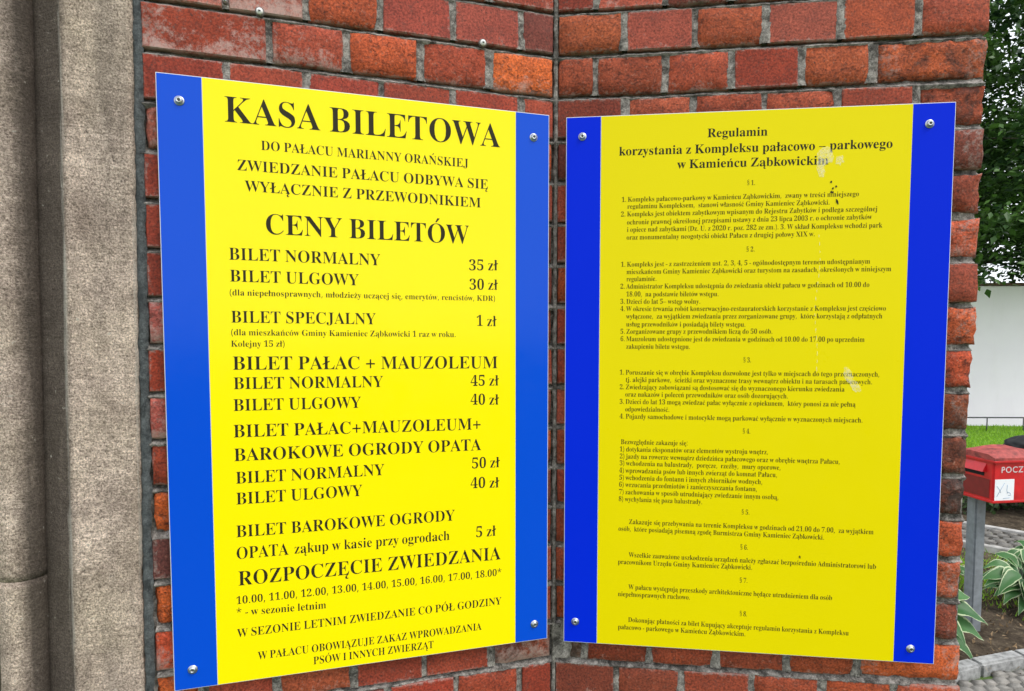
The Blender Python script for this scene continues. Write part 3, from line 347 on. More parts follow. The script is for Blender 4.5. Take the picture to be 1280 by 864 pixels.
RULE_LINES = [
("Regulamin",246.5,918.4,347.8,917.7,14.8,1),
("korzystania z Kompleksu pałacowo – parkowego",93.9,892.0,551.8,890.2,15.1,1),
("w Kamieńcu Ząbkowickim",196.1,866.4,449.4,865.7,14.9,1),
("§ 1.",315.3,834.4,329.2,834.3,8.2,0),
("1.|Kompleks pałacowo-parkowy w Kamieńcu Ząbkowickim,  zwany w treści niniejszego",99.4,810.7,500.4,811.1,8.4,0),
("regulaminu Kompleksem,  stanowi własność Gminy Kamieniec Ząbkowicki.",109.7,798.5,453.6,797.9,8.4,0),
("2.|Kompleks jest obiektem zabytkowym wpisanym do Rejestru Zabytków i podlega szczególnej",98.4,784.9,531.0,785.1,8.5,0),
("ochronie prawnej określonej przepisami ustawy z dnia 23 lipca 2003 r. o ochronie zabytków",109.3,770.6,522.4,771.9,8.5,0),
("i opiece nad zabytkami (Dz. U. z 2020 r. poz. 282 ze zm.). 3. W skład Kompleksu wchodzi park",109.4,757.6,539.3,757.4,8.5,0),
("oraz monumentalny neogotycki obiekt Pałacu z drugiej połowy XIX w.",108.8,743.9,430.7,744.6,8.5,0),
("§ 2.",316.5,719.9,331.0,720.0,8.3,0),
("1.|Kompleks jest - z zastrzeżeniem ust. 2, 3, 4, 5 - ogólnodostępnym terenem udostępnianym",99.3,696.1,522.0,696.7,8.5,0),
("mieszkańcom Gminy Kamieniec Ząbkowicki oraz turystom na zasadach, określonych w niniejszym",109.5,682.9,556.5,683.6,8.5,0),
("regulaminie.",109.6,670.0,162.9,670.4,8.5,0),
("2.|Administrator Kompleksu udostępnia do zwiedzania obiekt pałacu w godzinach od 10.00 do",98.8,656.9,522.1,657.0,8.6,0),
("18.00,  na podstawie biletów wstępu.",109.4,643.0,271.2,642.6,8.6,0),
("3.|Dzieci do lat 5– wstęp wolny.",99.1,630.0,239.9,629.5,8.6,0),
("4.|W okresie trwania robót konserwacyjno-restauratorskich korzystanie z Kompleksu jest częściowo",99.2,616.9,550.2,616.5,8.6,0),
("wyłączone,  za wyjątkiem zwiedzania przez zorganizowane grupy,  które korzystają z odpłatnych",109.8,603.4,544.7,603.3,8.6,0),
("usług przewodników i posiadają bilety wstępu.",109.9,589.3,318.2,588.9,8.6,0),
("5.|Zorganizowane grupy z przewodnikiem liczą do 50 osób.",99.6,576.2,364.2,576.7,8.6,0),
("6.|Mauzoleum udostępnione jest do zwiedzania w godzinach od 10.00 do 17.00 po uprzednim",99.8,562.9,517.1,563.0,8.6,0),
("zakupieniu biletu wstępu.",110.4,549.3,223.4,549.5,8.6,0),
("§ 3.",315.3,526.1,329.1,526.2,8.5,0),
("1.|Poruszanie się w obrębie Kompleksu dozwolone jest tylko w miejscach do tego przeznaczonych,",99.1,502.5,543.6,503.1,8.7,0),
("tj. alejki parkowe,  ścieżki oraz wyznaczone trasy wewnątrz obiektu i na tarasach pałacowych.",110.1,489.3,532.1,489.8,8.7,0),
("2.|Zwiedzający zobowiązani są dostosować się do wyznaczonego kierunku zwiedzania",99.4,475.9,486.8,476.5,8.7,0),
("oraz nakazów i poleceń przewodników oraz osób dozorujących.",109.6,462.7,393.2,463.3,8.7,0),
("3.|Dzieci do lat 13 mogą zwiedzać pałac wyłącznie z opiekunem,  który ponosi za nie pełną",99.6,449.3,505.7,450.4,8.7,0),
("odpowiedzialność.",109.9,435.7,188.8,436.0,8.7,0),
("4.|Pojazdy samochodowe i motocykle mogą parkować wyłącznie w wyznaczonych miejscach.",99.9,422.5,518.6,423.0,8.8,0),
("§ 4.",316.9,399.7,330.4,399.7,8.6,0),
("Bezwzględnie zakazuje się:",102.6,375.7,222.0,375.9,8.8,0),
("1) dotykania eksponatów oraz elementów wystroju wnętrz,",100.5,362.3,361.6,363.5,8.8,0),
("2) jazdy na rowerze wewnątrz dziedzińca pałacowego oraz w obrębie wnętrza Pałacu,",100.7,349.3,483.1,349.4,8.8,0),
("3) wchodzenia na balustrady,  poręcze,  rzeźby,  mury oporowe,",100.8,336.7,383.8,336.2,8.8,0),
("4) wprowadzania psów lub innych zwierząt do komnat Pałacu,",100.1,323.2,378.0,323.0,8.9,0),
("5) wchodzenia do fontann i innych zbiorników wodnych,",100.2,310.1,353.2,309.6,8.9,0),
("6) wrzucania przedmiotów i zanieczyszczania fontann,",99.9,297.1,344.3,296.5,8.9,0),
("7) zachowania w sposób utrudniający zwiedzanie innym osobą,",100.0,283.6,381.4,282.9,8.9,0),
("8) wychylania się poza balustrady.",99.7,270.4,249.5,269.9,8.9,0),
("§ 5.",317.9,253.9,332.1,253.8,8.7,0),
("Zakazuje się przebywania na terenie Kompleksu w godzinach od 21.00 do 7.00,  za wyjątkiem",118.7,228.7,542.3,226.9,8.9,0),
("osób,  które posiadają pisemną zgodę Burmistrza Gminy Kamieniec Ząbkowicki.",99.8,215.3,460.5,213.8,8.9,0),
("§ 6.",317.1,189.8,330.7,189.9,8.8,0),
("Wszelkie zauważone uszkodzenia urządzeń należy zgłaszać bezpośrednio Administratorowi lub",119.4,167.0,548.4,165.3,9.0,0),
("pracownikom Urzędu Gminy Kamieniec Ząbkowicki.",99.4,153.2,339.0,153.8,9.0,0),
("§ 7.",317.1,129.1,331.3,129.1,8.8,0),
("W pałacu występują przeszkody architektoniczne będące utrudnieniem dla osób",119.5,106.7,476.6,105.4,9.0,0),
("niepełnosprawnych ruchowo.",100.1,92.7,230.8,93.0,9.1,0),
("§ 8.",318.4,67.5,331.9,67.5,8.9,0),
("Dokonując płatności za bilet Kupujący akceptuje regulamin korzystania z Kompleksu",119.3,44.9,506.4,43.1,9.1,0),
("pałacowo - parkowego w Kamieńcu Ząbkowickim.",100.7,30.4,329.8,30.7,9.1,0)]
# ------------------------------------------------------------------ printed lettering
CAP, XH = .4553, .3103
cache = {}
def raw_glyph(ch, off):
    key = (ch, off)
    if key in cache: return cache[key]
    adv, loops = GLYPHS[ch]; adv = adv / 1000
    cu = bpy.data.curves.new('glyph', 'CURVE'); cu.dimensions = '2D'; cu.fill_mode = 'BOTH'; cu.offset = off
    for L in loops:
        p = [(L[i] / 1000, L[i + 1] / 1000) for i in range(0, len(L), 2)]
        s = cu.splines.new('POLY'); s.points.add(len(p) - 1); s.use_cyclic_u = True
        for q, (x, y) in zip(s.points, p): q.co = (x, y, 0, 1)
    o = bpy.data.objects.new('glyph', cu); me = o.to_mesh()
    v = [(q.co.x, q.co.y) for q in me.vertices]; f = [tuple(q.vertices) for q in me.polygons]
    o.to_mesh_clear(); bpy.data.objects.remove(o); bpy.data.curves.remove(cu)
    cache[key] = (adv, v, f); return cache[key]
def glyph(ch, off):
    if ch == '+': return (.40, *bars([(.04, .36, .165, .215), (.175, .225, .03, .35)]))
    if ch == '-': return (.21, *bars([(.02, .19, .13, .18)]))
    if ch == '–': return (.36, *bars([(.02, .34, .145, .18)]))
    if ch == ' ': return (.165, [], [])
    base = {'Ą': 'A', 'ą': 'a', 'Ę': 'E', 'ę': 'e', 'Ó': 'O', 'ó': 'o', 'Ń': 'N', 'ń': 'n', 'Ś': 'S', 'ś': 's', 'Ć': 'C', 'ć': 'c', 'Ż': 'Z', 'ż': 'z', 'Ź': 'Z', 'ź': 'z', 'Ł': 'L', 'ł': 'l'}.get(ch)
    if not base: return raw_glyph(ch, off)
    adv, v, f = raw_glyph(base, off); v = list(v); f = list(f)
    def add(poly):
        n = len(v); v.extend(poly); f.append(tuple(range(n, n + len(poly))))
    cx = adv / 2; h = CAP if ch.isupper() else XH
    if ch in 'ÓóŃńŚśĆćŹź': add([(cx - .03, h + .035), (cx + .005, h + .03), (cx + .09, h + .125), (cx + .03, h + .135)])
    if ch in 'Żż': add([(cx + .042 * math.cos(t), h + .075 + .042 * math.sin(t)) for t in (i * math.pi / 4 for i in range(8))])
    if ch == 'Ł': add([(.0, .155), (.0, .195), (.25, .305), (.25, .262)])
    if ch == 'ł': add([(-.005, .20), (-.005, .245), (adv + .01, .325), (adv + .01, .28)])
    if ch in 'ĄąĘę':
        x = adv - (.10 if ch.isupper() else .07)
        add([(x, .004), (x - .055, -.055), (x - .05, -.115), (x, -.135), (x + .06, -.115), (x + .055, -.095), (x + .01, -.10), (x, -.06), (x + .04, .004)])
    return adv, v, f
def bars(bs):
    v = []; f = []
    for x0, x1, y0, y1 in bs: n = len(v); v += [(x0, y0), (x1, y0), (x1, y1), (x0, y1)]; f.append((n, n + 1, n + 2, n + 3))
    return v, f
def text_line(s, x0, z0, x1, z1, cap, off, mat, parent, y):
    head = None
    if '|' in s: head, s = s.split('|')
    if head: s2 = head + ' ' + s
    else: s2 = s
    gl = [(c, *glyph(c, off)) for c in s2]
    if head: gl[len(head)] = (' ', .12, [], [])
    total = sum(g[1] for g in gl) - .02
    sx = (x1 - x0) / total; sz = cap / CAP; v = []; f = []; x = 0; n = 0
    for c, adv, gv, gf in gl:
        for (a, b) in gv: v.append((x0 + (x + a) * sx, y, z0 + (z1 - z0) * x / total + b * sz))
        f += [tuple(i + n for i in q) for q in gf]; n += len(gv); x += adv
    me = mesh('text_line', v, f); return put('text_line', me, mat, parent, kind='stuff')

# ------------------------------------------------------------------ brick walls
rnd = random.Random(7)
PITCH, Z0 = .075, .51 + EYE            # course height; the bed joint below course 0
CX, CY = 1.18735 * math.tan(.0305729), 1.18735   # the inner corner where the two walls meet
def brick_mesh(wd, ht, dp, kind, seed):
    """solid brick: front grid + rounded, uneven arrises + sides; front face near y=0, running back to y=dp"""
    r = random.Random(seed); nx, nz = {'smooth': (3, 2), 'rough': (5, 3), 'eroded': (9, 5)}[kind]
    if wd > .15: nx = int(nx * 1.6)
    amp = {'smooth': .0009, 'rough': .0030, 'eroded': .0060}[kind]; bv = {'smooth': .0022, 'rough': .0035, 'eroded': .005}[kind]
    v = []; f = []; s = seed * 3.17
    def rowpts(y, inx, inz, a): pass
    xs = [-wd / 2 + bv + (wd - 2 * bv) * i / nx for i in range(nx + 1)]; zs = [-ht / 2 + bv + (ht - 2 * bv) * j / nz for j in range(nz + 1)]
    for j, z in enumerate(zs):
        for i, x in enumerate(xs):
            e = (i in (0, nx)) + (j in (0, nz))
            d = amp * (N(x * 28 + s, z * 28, s) + .6 * N(x * 70, z * 70 + s, s) + (.25 if kind == 'eroded' else .05)) + e * r.random() * amp * .8
            v.append((x + (r.random() - .5) * amp * .6, d, z + (r.random() - .5) * amp * .6))
    W = nx + 1
    for j in range(nz):
        for i in range(nx): a = j * W + i; f.append((a, a + 1, a + W + 1, a + W))
    ring = [i for i in range(W)] + [j * W + nx for j in range(1, nz + 1)] + [nz * W + i for i in range(nx - 1, -1, -1)] + [j * W for j in range(nz - 1, 0, -1)]
    n0 = len(v); m = len(ring)
    for k in ring:
        x, y, z = v[k]; px = math.copysign(wd / 2, x) if abs(x) > wd / 2 - bv * 1.6 else x; pz = math.copysign(ht / 2, z) if abs(z) > ht / 2 - bv * 1.6 else z
        q = amp * .8 * r.random()
        v.append((px - math.copysign(q, px) * (px != x), y + bv * (.8 + .5 * r.random()), pz - math.copysign(q, pz) * (pz != z)))
    for k in range(m): f.append((ring[k], n0 + k, n0 + (k + 1) % m, ring[(k + 1) % m]))
    n1 = len(v)
    for k in range(m): x, y, z = v[n0 + k]; v.append((math.copysign(wd / 2, x) if abs(x) > wd / 2 - .006 else x, dp, math.copysign(ht / 2, z) if abs(z) > ht / 2 - .006 else z))
    for k in range(m): f.append((n0 + k, n1 + k, n1 + (k + 1) % m, n0 + (k + 1) % m))
    f.append(tuple(range(n1, n1 + m))[::-1])
    f = [q[::-1] for q in f]
    return mesh('brick', v, f, kind != 'smooth')
HW, BH = .1138, .0675
pool = {k: [brick_mesh(HW, BH, .1, k, 10 + i) for i in range(6)] for k in ('smooth', 'rough', 'eroded')}
D_RED, M_RED, R_ORG, B_ORG, PURP, PINK = (137, 52, 42), (150, 62, 50), (168, 72, 44), (205, 92, 48), (118, 56, 54), (160, 84, 78)
KB = 1.0
def put_brick(wall, ua, ub, c, sgn, col, kind, rough, salt, soot, unique=False, dp=.1):
    x = sgn * (ua + ub) / 2; wd = ub - ua; z = Z0 - c * PITCH + PITCH / 2
    if unique or wd > .135 or wd < .085: me = brick_mesh(wd, BH, dp, kind, rnd.randrange(9999)); sx = 1
    else: me = rnd.choice(pool[kind]); sx = wd / HW
    o = put('brick', me, M['brick'], wall, (x + rnd.uniform(-1, 1) * .0006, rnd.uniform(-.0012, .0012) + (.002 if kind == 'eroded' else 0), z + rnd.uniform(-1, 1) * .0008),
            (rnd.uniform(-1, 1) * .008, rnd.uniform(-1, 1) * .004, rnd.uniform(-1, 1) * .008))
    o.scale = (sx, 1, 1); j = rnd.uniform(.84, 1.16)
    cl = lin(*col); o.color = (cl[0] * KB * j, cl[1] * KB * j * 1.10, cl[2] * KB * j * .88, 1); o['rough'] = rough; o['salt'] = salt; o['soot'] = soot
    return o
# listed bricks: (course, order from the inner corner) -> colour, kind, roughness, salt, soot
SM, RO, ER = 'smooth', 'rough', 'eroded'
LEFT = {(0, 0): (PURP, SM, .2, .1, .1), (0, 1): ((160, 72, 66), SM, .1, .1, 0), (0, 2): ((148, 62, 56), SM, .1, 0, 0), (0, 3): ((170, 74, 48), RO, .7, .1, .1), (0, 4): (PINK, SM, .2, .8, 0), (0, 5): (PINK, SM, .2, .5, .1),
 (1, 0): ((204, 94, 50), RO, .9, .5, 0), (1, 1): ((164, 68, 50), RO, .6, .3, 0), (1, 2): ((176, 76, 48), RO, .8, .1, .1), (1, 3): ((152, 64, 50), RO, .4, .6, 0), (1, 4): ((150, 58, 42), SM, .25, .62, 0),
 (2, 0): (M_RED, SM, .3, .1, 0), (2, 1): ((158, 62, 50), SM, .2, .1, 0), (2, 2): (M_RED, SM, .2, .1, 0), (2, 3): ((150, 58, 50), SM, .2, 0, 0), (2, 4): (M_RED, SM, .2, .1, 0), (2, 5): ((144, 54, 44), SM, .2, .2, 0),
 (15, 0): ((138, 66, 54), RO, .4, .8, .3), (15, 1): ((152, 62, 48), SM, .3, .1, 0), (15, 2): ((146, 58, 46), SM, .3, .1, 0), (15, 3): ((156, 72, 52), RO, .4, .3, .1), (15, 4): (M_RED, RO, .3, .2, 0),
 (16, 0): ((136, 50, 38), SM, .2, .15, 0), (16, 1): ((140, 56, 40), RO, .4, .2, .1), (16, 2): ((146, 52, 40), SM, .3, .2, 0)}
for c_, t_ in {3: (PINK, ER, .6, .75, .1), 4: (D_RED, SM, .2, .2, 0), 5: (D_RED, SM, .2, .1, 0), 6: (D_RED, SM, .2, .1, 0), 7: ((165, 80, 80), RO, .4, .8, 0), 8: ((146, 52, 36), SM, .3, .1, 0), 9: ((165, 76, 74), RO, .3, .75, 0), 10: ((140, 54, 38), RO, .3, .1, 0),
               11: (B_ORG, ER, .9, .1, 0), 12: ((100, 52, 54), SM, .3, .3, .1), 13: (B_ORG, ER, .9, .1, 0), 14: ((176, 66, 44), RO, .5, .65, 0), 15: (B_ORG, ER, .8, .4, 0)}.items(): LEFT[(c_, 'end')] = t_
RIGHT = {(0, 0): ((150, 70, 46), RO, .6, .1, .1), (0, 1): ((162, 74, 66), SM, .15, .1, 0), (0, 2): ((160, 72, 48), RO, .6, .1, .1), (0, 3): ((160, 76, 68), SM, .1, .1, 0), (0, 4): ((172, 76, 54), SM, .35, 0, 0), (0, 5): ((156, 68, 52), RO, .5, .1, .1),
 (1, 0): ((150, 66, 46), RO, .8, .1, .1), (1, 1): ((138, 60, 42), RO, .8, .1, .2), (1, 2): ((160, 68, 50), RO, .4, .2, 0), (1, 3): ((132, 48, 36), SM, .2, 0, 0), (1, 4): ((162, 74, 48), RO, .8, .1, .25), (1, 5): ((164, 74, 46), ER, .9, .2, .5),
 (2, 0): ((124, 50, 40), SM, .2, 0, .1), (2, 1): ((146, 66, 48), RO, .7, .1, .1), (2, 2): ((146, 62, 44), RO, .7, .1, .2), (2, 3): ((150, 66, 48), RO, .6, .1, .1), (2, 4): ((150, 62, 48), SM, .4, .1, 0), (2, 5): ((150, 66, 46), ER, .9, .1, .4),
 (15, 0): ((100, 62, 50), RO, .5, .6, .6), (15, 1): ((130, 54, 40), RO, .4, .1, .1), (15, 2): ((144, 62, 46), RO, .4, .1, 0), (15, 3): ((150, 66, 50), RO, .5, .2, 0), (15, 4): ((150, 66, 44), RO, .5, .1, 0), (15, 5): ((196, 88, 50), ER, .5, .1, 0),
 (16, 0): ((122, 54, 44), SM, .3, .15, 0), (16, 1): ((136, 62, 48), RO, .4, .1, 0), (16, 2): ((136, 58, 44), SM, .4, .1, 0), (16, 3): ((140, 60, 42), RO, .5, .2, 0)}
for c_, t_ in {3: ((122, 58, 50), RO, .5, .1, .2), 4: ((146, 66, 52), ER, .7, .2, .1), 5: ((196, 88, 66), ER, 1, .5, .25), 6: ((140, 62, 50), RO, .35, .1, .1), 7: ((176, 78, 50), ER, .9, .2, .1), 8: ((176, 72, 50), ER, 1, .1, .35), 9: ((120, 56, 36), ER, .8, 0, .55),
               10: ((130, 64, 50), ER, 1, .2, .55), 11: ((120, 60, 50), ER, 1, .2, .75), 12: ((190, 84, 56), ER, .9, .1, .15), 13: ((158, 74, 54), ER, 1, .2, .3), 14: ((140, 66, 54), ER, 1, .3, .35)}.items(): RIGHT[(c_, 'end')] = t_
def pick():
    return rnd.choice([(D_RED, SM, .2, .1, 0), (M_RED, SM, .3, .2, 0), (R_ORG, RO, .7, .1, .1), (M_RED, RO, .5, .1, .1), (PURP, RO, .3, .1, .2), ((150, 66, 48), RO, .6, .2, .1), ((160, 72, 62), SM, .1, .2, 0)])
CTOP, CBOT = -7, 28
HJ = .0041                                   # half a joint
def wall_bricks(wall, sgn, side):
    js = {}
    for c in range(CTOP, CBOT):
        if side == 'L':
            if c % 2 == 0: j = [.0655, .1876, .309, .4285, .546]
            else: j = [.1235, .2445, .365, .4835 if c != 15 else .491] + ([] if c == 1 else [.60 if c > 15 else .603])
            end = .6675 - .0107 * (Z0 - c * PITCH - 1.57)
        else:
            if c % 2 == 0: j = [.1235, .2450, .3672, .4912, .6148]
            else: j = [.0720, .1955, .3110, .4265, .5442]
            if c == 15: j = [.0602, .181, .3036, .4291, .5513]
            if c == 16: j = [.1188, .2412, .3664, .4902, .6148]
            end = [.7314, .7303, .7309, .7277, .7284, .7277, .7293, .7309, .7275, .7267, .7257, .7234, .7248, .7224, .7239, .7283][c] if 0 <= c < 16 else rnd.uniform(.724, .731)
        if not (c in (0, 1, 2, 15, 16)): j = [q + rnd.uniform(-.003, .003) for q in j]
        us = [.004 if side == 'L' else .003] + j + [end]; js[c] = j
        for i in range(len(us) - 1):
            last = i == len(us) - 2
            t = (LEFT if side == 'L' else RIGHT).get((c, i)) or ((LEFT if side == 'L' else RIGHT).get((c, 'end')) if last else None) or pick()
            a = us[i] + (HJ if i else .0005); b = us[i + 1] - (HJ if not last else 0)
            put_brick(wall, a, b, c, sgn, *t, unique=(last or t[1] == ER), dp=(.115 if c % 2 else .24) if (last and side == 'R') else .1)
    return js
def mortar_mesh(js, sgn, umax, side):
    v = []; f = []; r = random.Random(3 if sgn > 0 else 4); s = 5.5 * sgn
    def grid(P, nu, nv):
        n = len(v); v.extend(P)
        for b in range(nv):
            for a in range(nu): q = n + b * (nu + 1) + a; f.append((q, q + 1, q + nu + 2, q + nu + 1) if sgn > 0 else (q, q + nu + 1, q + nu + 2, q + 1))
    zt = .0068
    for c in range(CTOP, CBOT + 1):
        zc = Z0 - c * PITCH + PITCH; nu = 170; P = []
        for (dz, y) in ((-.0100, .008), (-zt + .0020, .0000), (-.0030, .0020), (.0006, .0085), (.0105, .0170)):
            for a in range(nu + 1):
                u = umax * a / nu; g = N(u * 45 + s, zc * 31, 1.7) + .7 * N(u * 130, zc * 57 + s, 4.1); lo = max(0, N(u * 9 + s, zc * 13, 8) - .12) + (max(0, min(1, (u - .63) / .05)) * (.95 if c >= 4 else .15) if side == 'R' else 0)
                P.append((sgn * u, max(-.0016, y + .0023 * g + .009 * lo), zc + dz + .0012 * N(u * 60, zc * 40, 9 + dz * 100)))
        grid(P, nu, 4)
    for c, j in js.items():
        zb = Z0 - c * PITCH
        for q in j:
            k = r.random() * 50; dpt = r.uniform(.0006, .0048); P = []; nv = 10
            for b in range(nv + 1):
                z = zb + .004 + (PITCH - .008) * b / nv
                for a in range(7):
                    du = (a - 3) * .0035; g = N(du * 200 + k, z * 90, k) * .0024 + .0016 * N(k, z * 260, du * 500)
                    P.append((sgn * (q + du), max(-.001, dpt + g + (.003 if a in (0, 6) else 0)), z))
            grid(P, 6, nv)
    return mesh('mortar', v, f, True)
A_L, A_R = .297246811, -.124418129
zb_, zt_ = Z0 - (CBOT - 1) * PITCH - .01, Z0 - (CTOP - 1) * PITCH
wl = thing('brick_wall', 'weathered red brick wall with grey mortar behind the price list, next to the sandstone pilaster', 'brick wall', (CX, CY, 0), A_L)
js = wall_bricks(wl, -1, 'L'); put('mortar', mortar_mesh(js, -1, .670, 'L'), M['mortar'], wl)
put('wall_core', boxdata(-.69, .012, .0135, .32, 0, zt_), M['mortar'], wl)
wr = thing('brick_wall', 'weathered red brick wall with an eroded outer edge, behind the rules panel', 'brick wall', (CX, CY, 0), A_R)
js = wall_bricks(wr, 1, 'R'); put('mortar', mortar_mesh(js, 1, .7255, 'R'), M['mortar'], wr)
put('wall_core', boxdata(-.03, .7225, .0135, .235, 0, zt_), M['mortar'], wr)
# uneven mortar fillet in the inner corner
def strip(x, w_, z0, z1, y, amp, seed, nz, nx=4, lean=0):
    v = []; f = []
    for b in range(nz + 1):
        z = z0 + (z1 - z0) * b / nz
        for a in range(nx + 1):
            e = a in (0, nx); wv = (N(z * 40, seed, a * .7) * .6 + N(z * 130, seed, a * .7) * .4) * amp
            v.append((x + lean * (z - 1.12) + w_ * (a / nx - .5) + (wv if e else 0), y + (.004 if e else 0) + .5 * amp * N(z * 90, a * .9, seed + 3), z))
    for b in range(nz):
        for a in range(nx): q = b * (nx + 1) + a; f.append((q, q + 1, q + nx + 2, q + nx + 1))
    return mesh('strip', v, f, True)
put('corner_mortar', strip(.0014, .0075, .05, zt_, -.0015, .0035, 2.2, 420), M['mortar'], wl)
put('mortar_smear', strip(.016, .034, Z0 - 15 * PITCH + .006, Z0 - 14 * PITCH - .002, -.0022, .006, 6.1, 16, 7), M['mortar'], wr)
put('sealing_strip', strip(-.6795, .0140, 0, zt_, -.0002, .0042, 8.8, 520, 4, .0122), M['seal'], wl)

# old fixings in the joints of the left wall
for (u, z, big) in ((.4955, .5136, 1), (.1358, .5135, 1), (.5449, .5215, 0)):
    t = thing('old_screw', {.4955: 'small pale domed screw in the mortar joint above the corner of the price list', .1358: 'white plugged screw in the brick joint nearer the wall corner, above the price list', .5449: 'tiny dark screw head at the very top of the brickwork, left of the others'}[u], 'screw', group='old fixings left in the brick joints')
    t.parent = None
    t.location = (CX - u * math.cos(A_L) + .004 * math.sin(A_L), CY - u * math.sin(A_L) - .004 * math.cos(A_L), z + EYE); t.rotation_euler = (0, 0, A_L)
    q = .0052 if big else .003
    put('washer', lathe([(q * 1.35, -.004), (q * 1.35, .0005), (q * .8, .001)], 14), M['rust'], t)
    put('head', lathe([(q, .0008), (q * .95, .0025), (q * .6, .004), (.0001, .0045)], 14), M['wash'] if big else M['steel'], t)
    put('slot', boxdata(-q * .35, q * .35, -.0052, -.003, -q * .3, q * .1), M['recess'], t)

# ------------------------------------------------------------------ sandstone pilaster
def stone():
    t = thing('stone_pilaster', 'grey brown sandstone jamb with rounded moulding and dark groove, left of the brick wall', 'stone pilaster', (CX, CY, 0), A_L)
    def block(name, prof, z0, z1, step=.012, dx=0):
        nz = max(2, int((z1 - z0) / step)); v = []; f = []; gr = []; li = []; m = len(prof)
        for b in range(nz + 1):
            z = z0 + (z1 - z0) * b / nz; e = min(z - z0, z1 - z); eb = .0009 if e < .004 else 0
            for (x, y, g, l) in prof:
                lean = .0140 * (z - 1.57)
                edge = l > .5
                d = .0011 * N(x * 30, y * 30, z * 9) + .0008 * N(x * 90, y * 90, z * 90) + .0015 * N(x * 6, 3, z * 3)
                if l > .9: d += .003 * max(0, N(z * 38, x, 4)) + .0022 * max(0, N(z * 120, x, 9))
                v.append((x + lean + (d * .6 if l > .9 else 0) * (-1 if x < -.72 else -1), y + d + eb, z)); gr.append(g * (1 + .3 * N(z * 2.3, x * 8, 2))); li.append(min(1, l))
        for b in range(nz):
            for a in range(m - 1): q = b * m + a; f.append((q, q + m, q + m + 1, q + 1))
        f.append(tuple(range(m))); f.append(tuple(range(nz * m, nz * m + m))[::-1])
        me = mesh(name, v, f, True)
        for nm, arr in (('grime_shade', gr), ('lime', li)):
            at = me.attributes.new(nm, 'FLOAT', 'POINT'); at.data.foreach_set('value', arr)
        return put(name, me, M['stone'], t)
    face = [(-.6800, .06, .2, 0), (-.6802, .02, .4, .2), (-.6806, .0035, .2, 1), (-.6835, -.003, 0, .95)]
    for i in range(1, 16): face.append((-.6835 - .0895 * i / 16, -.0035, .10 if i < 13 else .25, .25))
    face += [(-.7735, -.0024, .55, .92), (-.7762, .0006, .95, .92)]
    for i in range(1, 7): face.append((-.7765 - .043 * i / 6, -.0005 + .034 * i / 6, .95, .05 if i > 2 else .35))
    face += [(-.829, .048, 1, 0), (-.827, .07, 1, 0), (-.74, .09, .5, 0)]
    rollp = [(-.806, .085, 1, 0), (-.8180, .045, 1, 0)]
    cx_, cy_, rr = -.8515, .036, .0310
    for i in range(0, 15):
        a = R(-14 + 205 * i / 14); g = (1.1, 1.1, 1.05, 1, .9, .75, .5, .3, .15, .1, .1, .15, .3, .5, .8)[i]  # darkens round the roll towards the groove, shading painted with the dirt
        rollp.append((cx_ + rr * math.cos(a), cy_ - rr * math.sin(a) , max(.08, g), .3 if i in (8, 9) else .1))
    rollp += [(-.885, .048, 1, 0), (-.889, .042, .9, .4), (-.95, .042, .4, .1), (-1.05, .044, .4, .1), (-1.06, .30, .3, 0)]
    zt = zt_
    block('face_block', face, 0, zt)
    block('roll_block', rollp, 0, 1.2292); block('roll_block', rollp, 1.2299, zt)
    put('core', boxdata(-1.04, -.72, .07, .31, 0, zt), M['stone'], t)
stone()

# ------------------------------------------------------------------ the two panels
def panel(u_left, sgn, rz, zb, wd, hg, s1, s2, name, label, mats, lines, screws, offs):
    d = Vector((math.cos(rz), math.sin(rz))); o = Vector((CX, CY)) + d * u_left
    t = thing(name, label, 'sign', (o.x + .0 , o.y, zb), rz)
    F = -.0195
    put('backing_panel', boxdata(0, wd, F, F + .0032, 0, hg, .0005), M['panel'], t)
    put('standoff', boxdata(.03, .045, F + .0034, .004, .02, hg - .02), M['postgrey'], t); put('standoff', boxdata(wd - .045, wd - .03, F + .0034, .004, .02, hg - .02), M['postgrey'], t)
    e = .0012; g = .0009
    put('blue_strip', boxdata(e, s1 - g, F - .0003, F + .0004, e, hg - e), M[mats[1]], t)
    put('yellow_field', boxdata(s1, s2, F - .0003, F + .0004, e, hg - e), M[mats[0]], t)
    put('blue_strip', boxdata(s2 + g * .6, wd - e, F - .0003, F + .0004, e, hg - e), M[mats[1]], t)
    for (s, x0, z0, x1, z1, cap, b) in lines:
        text_line(s, x0 / 1000, z0 / 1000, x1 / 1000, z1 / 1000, cap / 1000, offs[0] if b else offs[1], M['ink'] if b else M['ink2'], t, F - .0005)
    for (x, z) in screws:
        s = put('screw', lathe([(.0072, .0), (.0072, .0010), (.0062, .0013), (.0056, .0015), (.0052, .0032), (.0038, .0047), (.0024, .0052), (.0021, .0036), (.0001, .0034)], 22), M['steel'], t, (x, F - .0003, z), (0, rnd.uniform(0, 3), 0))
        put('recess', boxdata(-.0021, .0021, -.0047, -.0041, -.0006, .0006), M['recess'], s)
    return t
pl = panel(-.641, -1, A_L, 1.0387, .6225, .9585, .0632, .5602, 'price_list_panel', 'yellow ticket price list with blue side strips screwed to the left brick wall', ('yellow', 'blue'), PRICE_LINES,
      [(.641 - .6097, .3579 + EYE - 1.0387), (.641 - .0479, .3552 + EYE - 1.0387), (.641 - .6137, -.5294 + EYE - 1.0387), (.641 - .044, -.53 + EYE - 1.0387)], (-.0045, -.003))
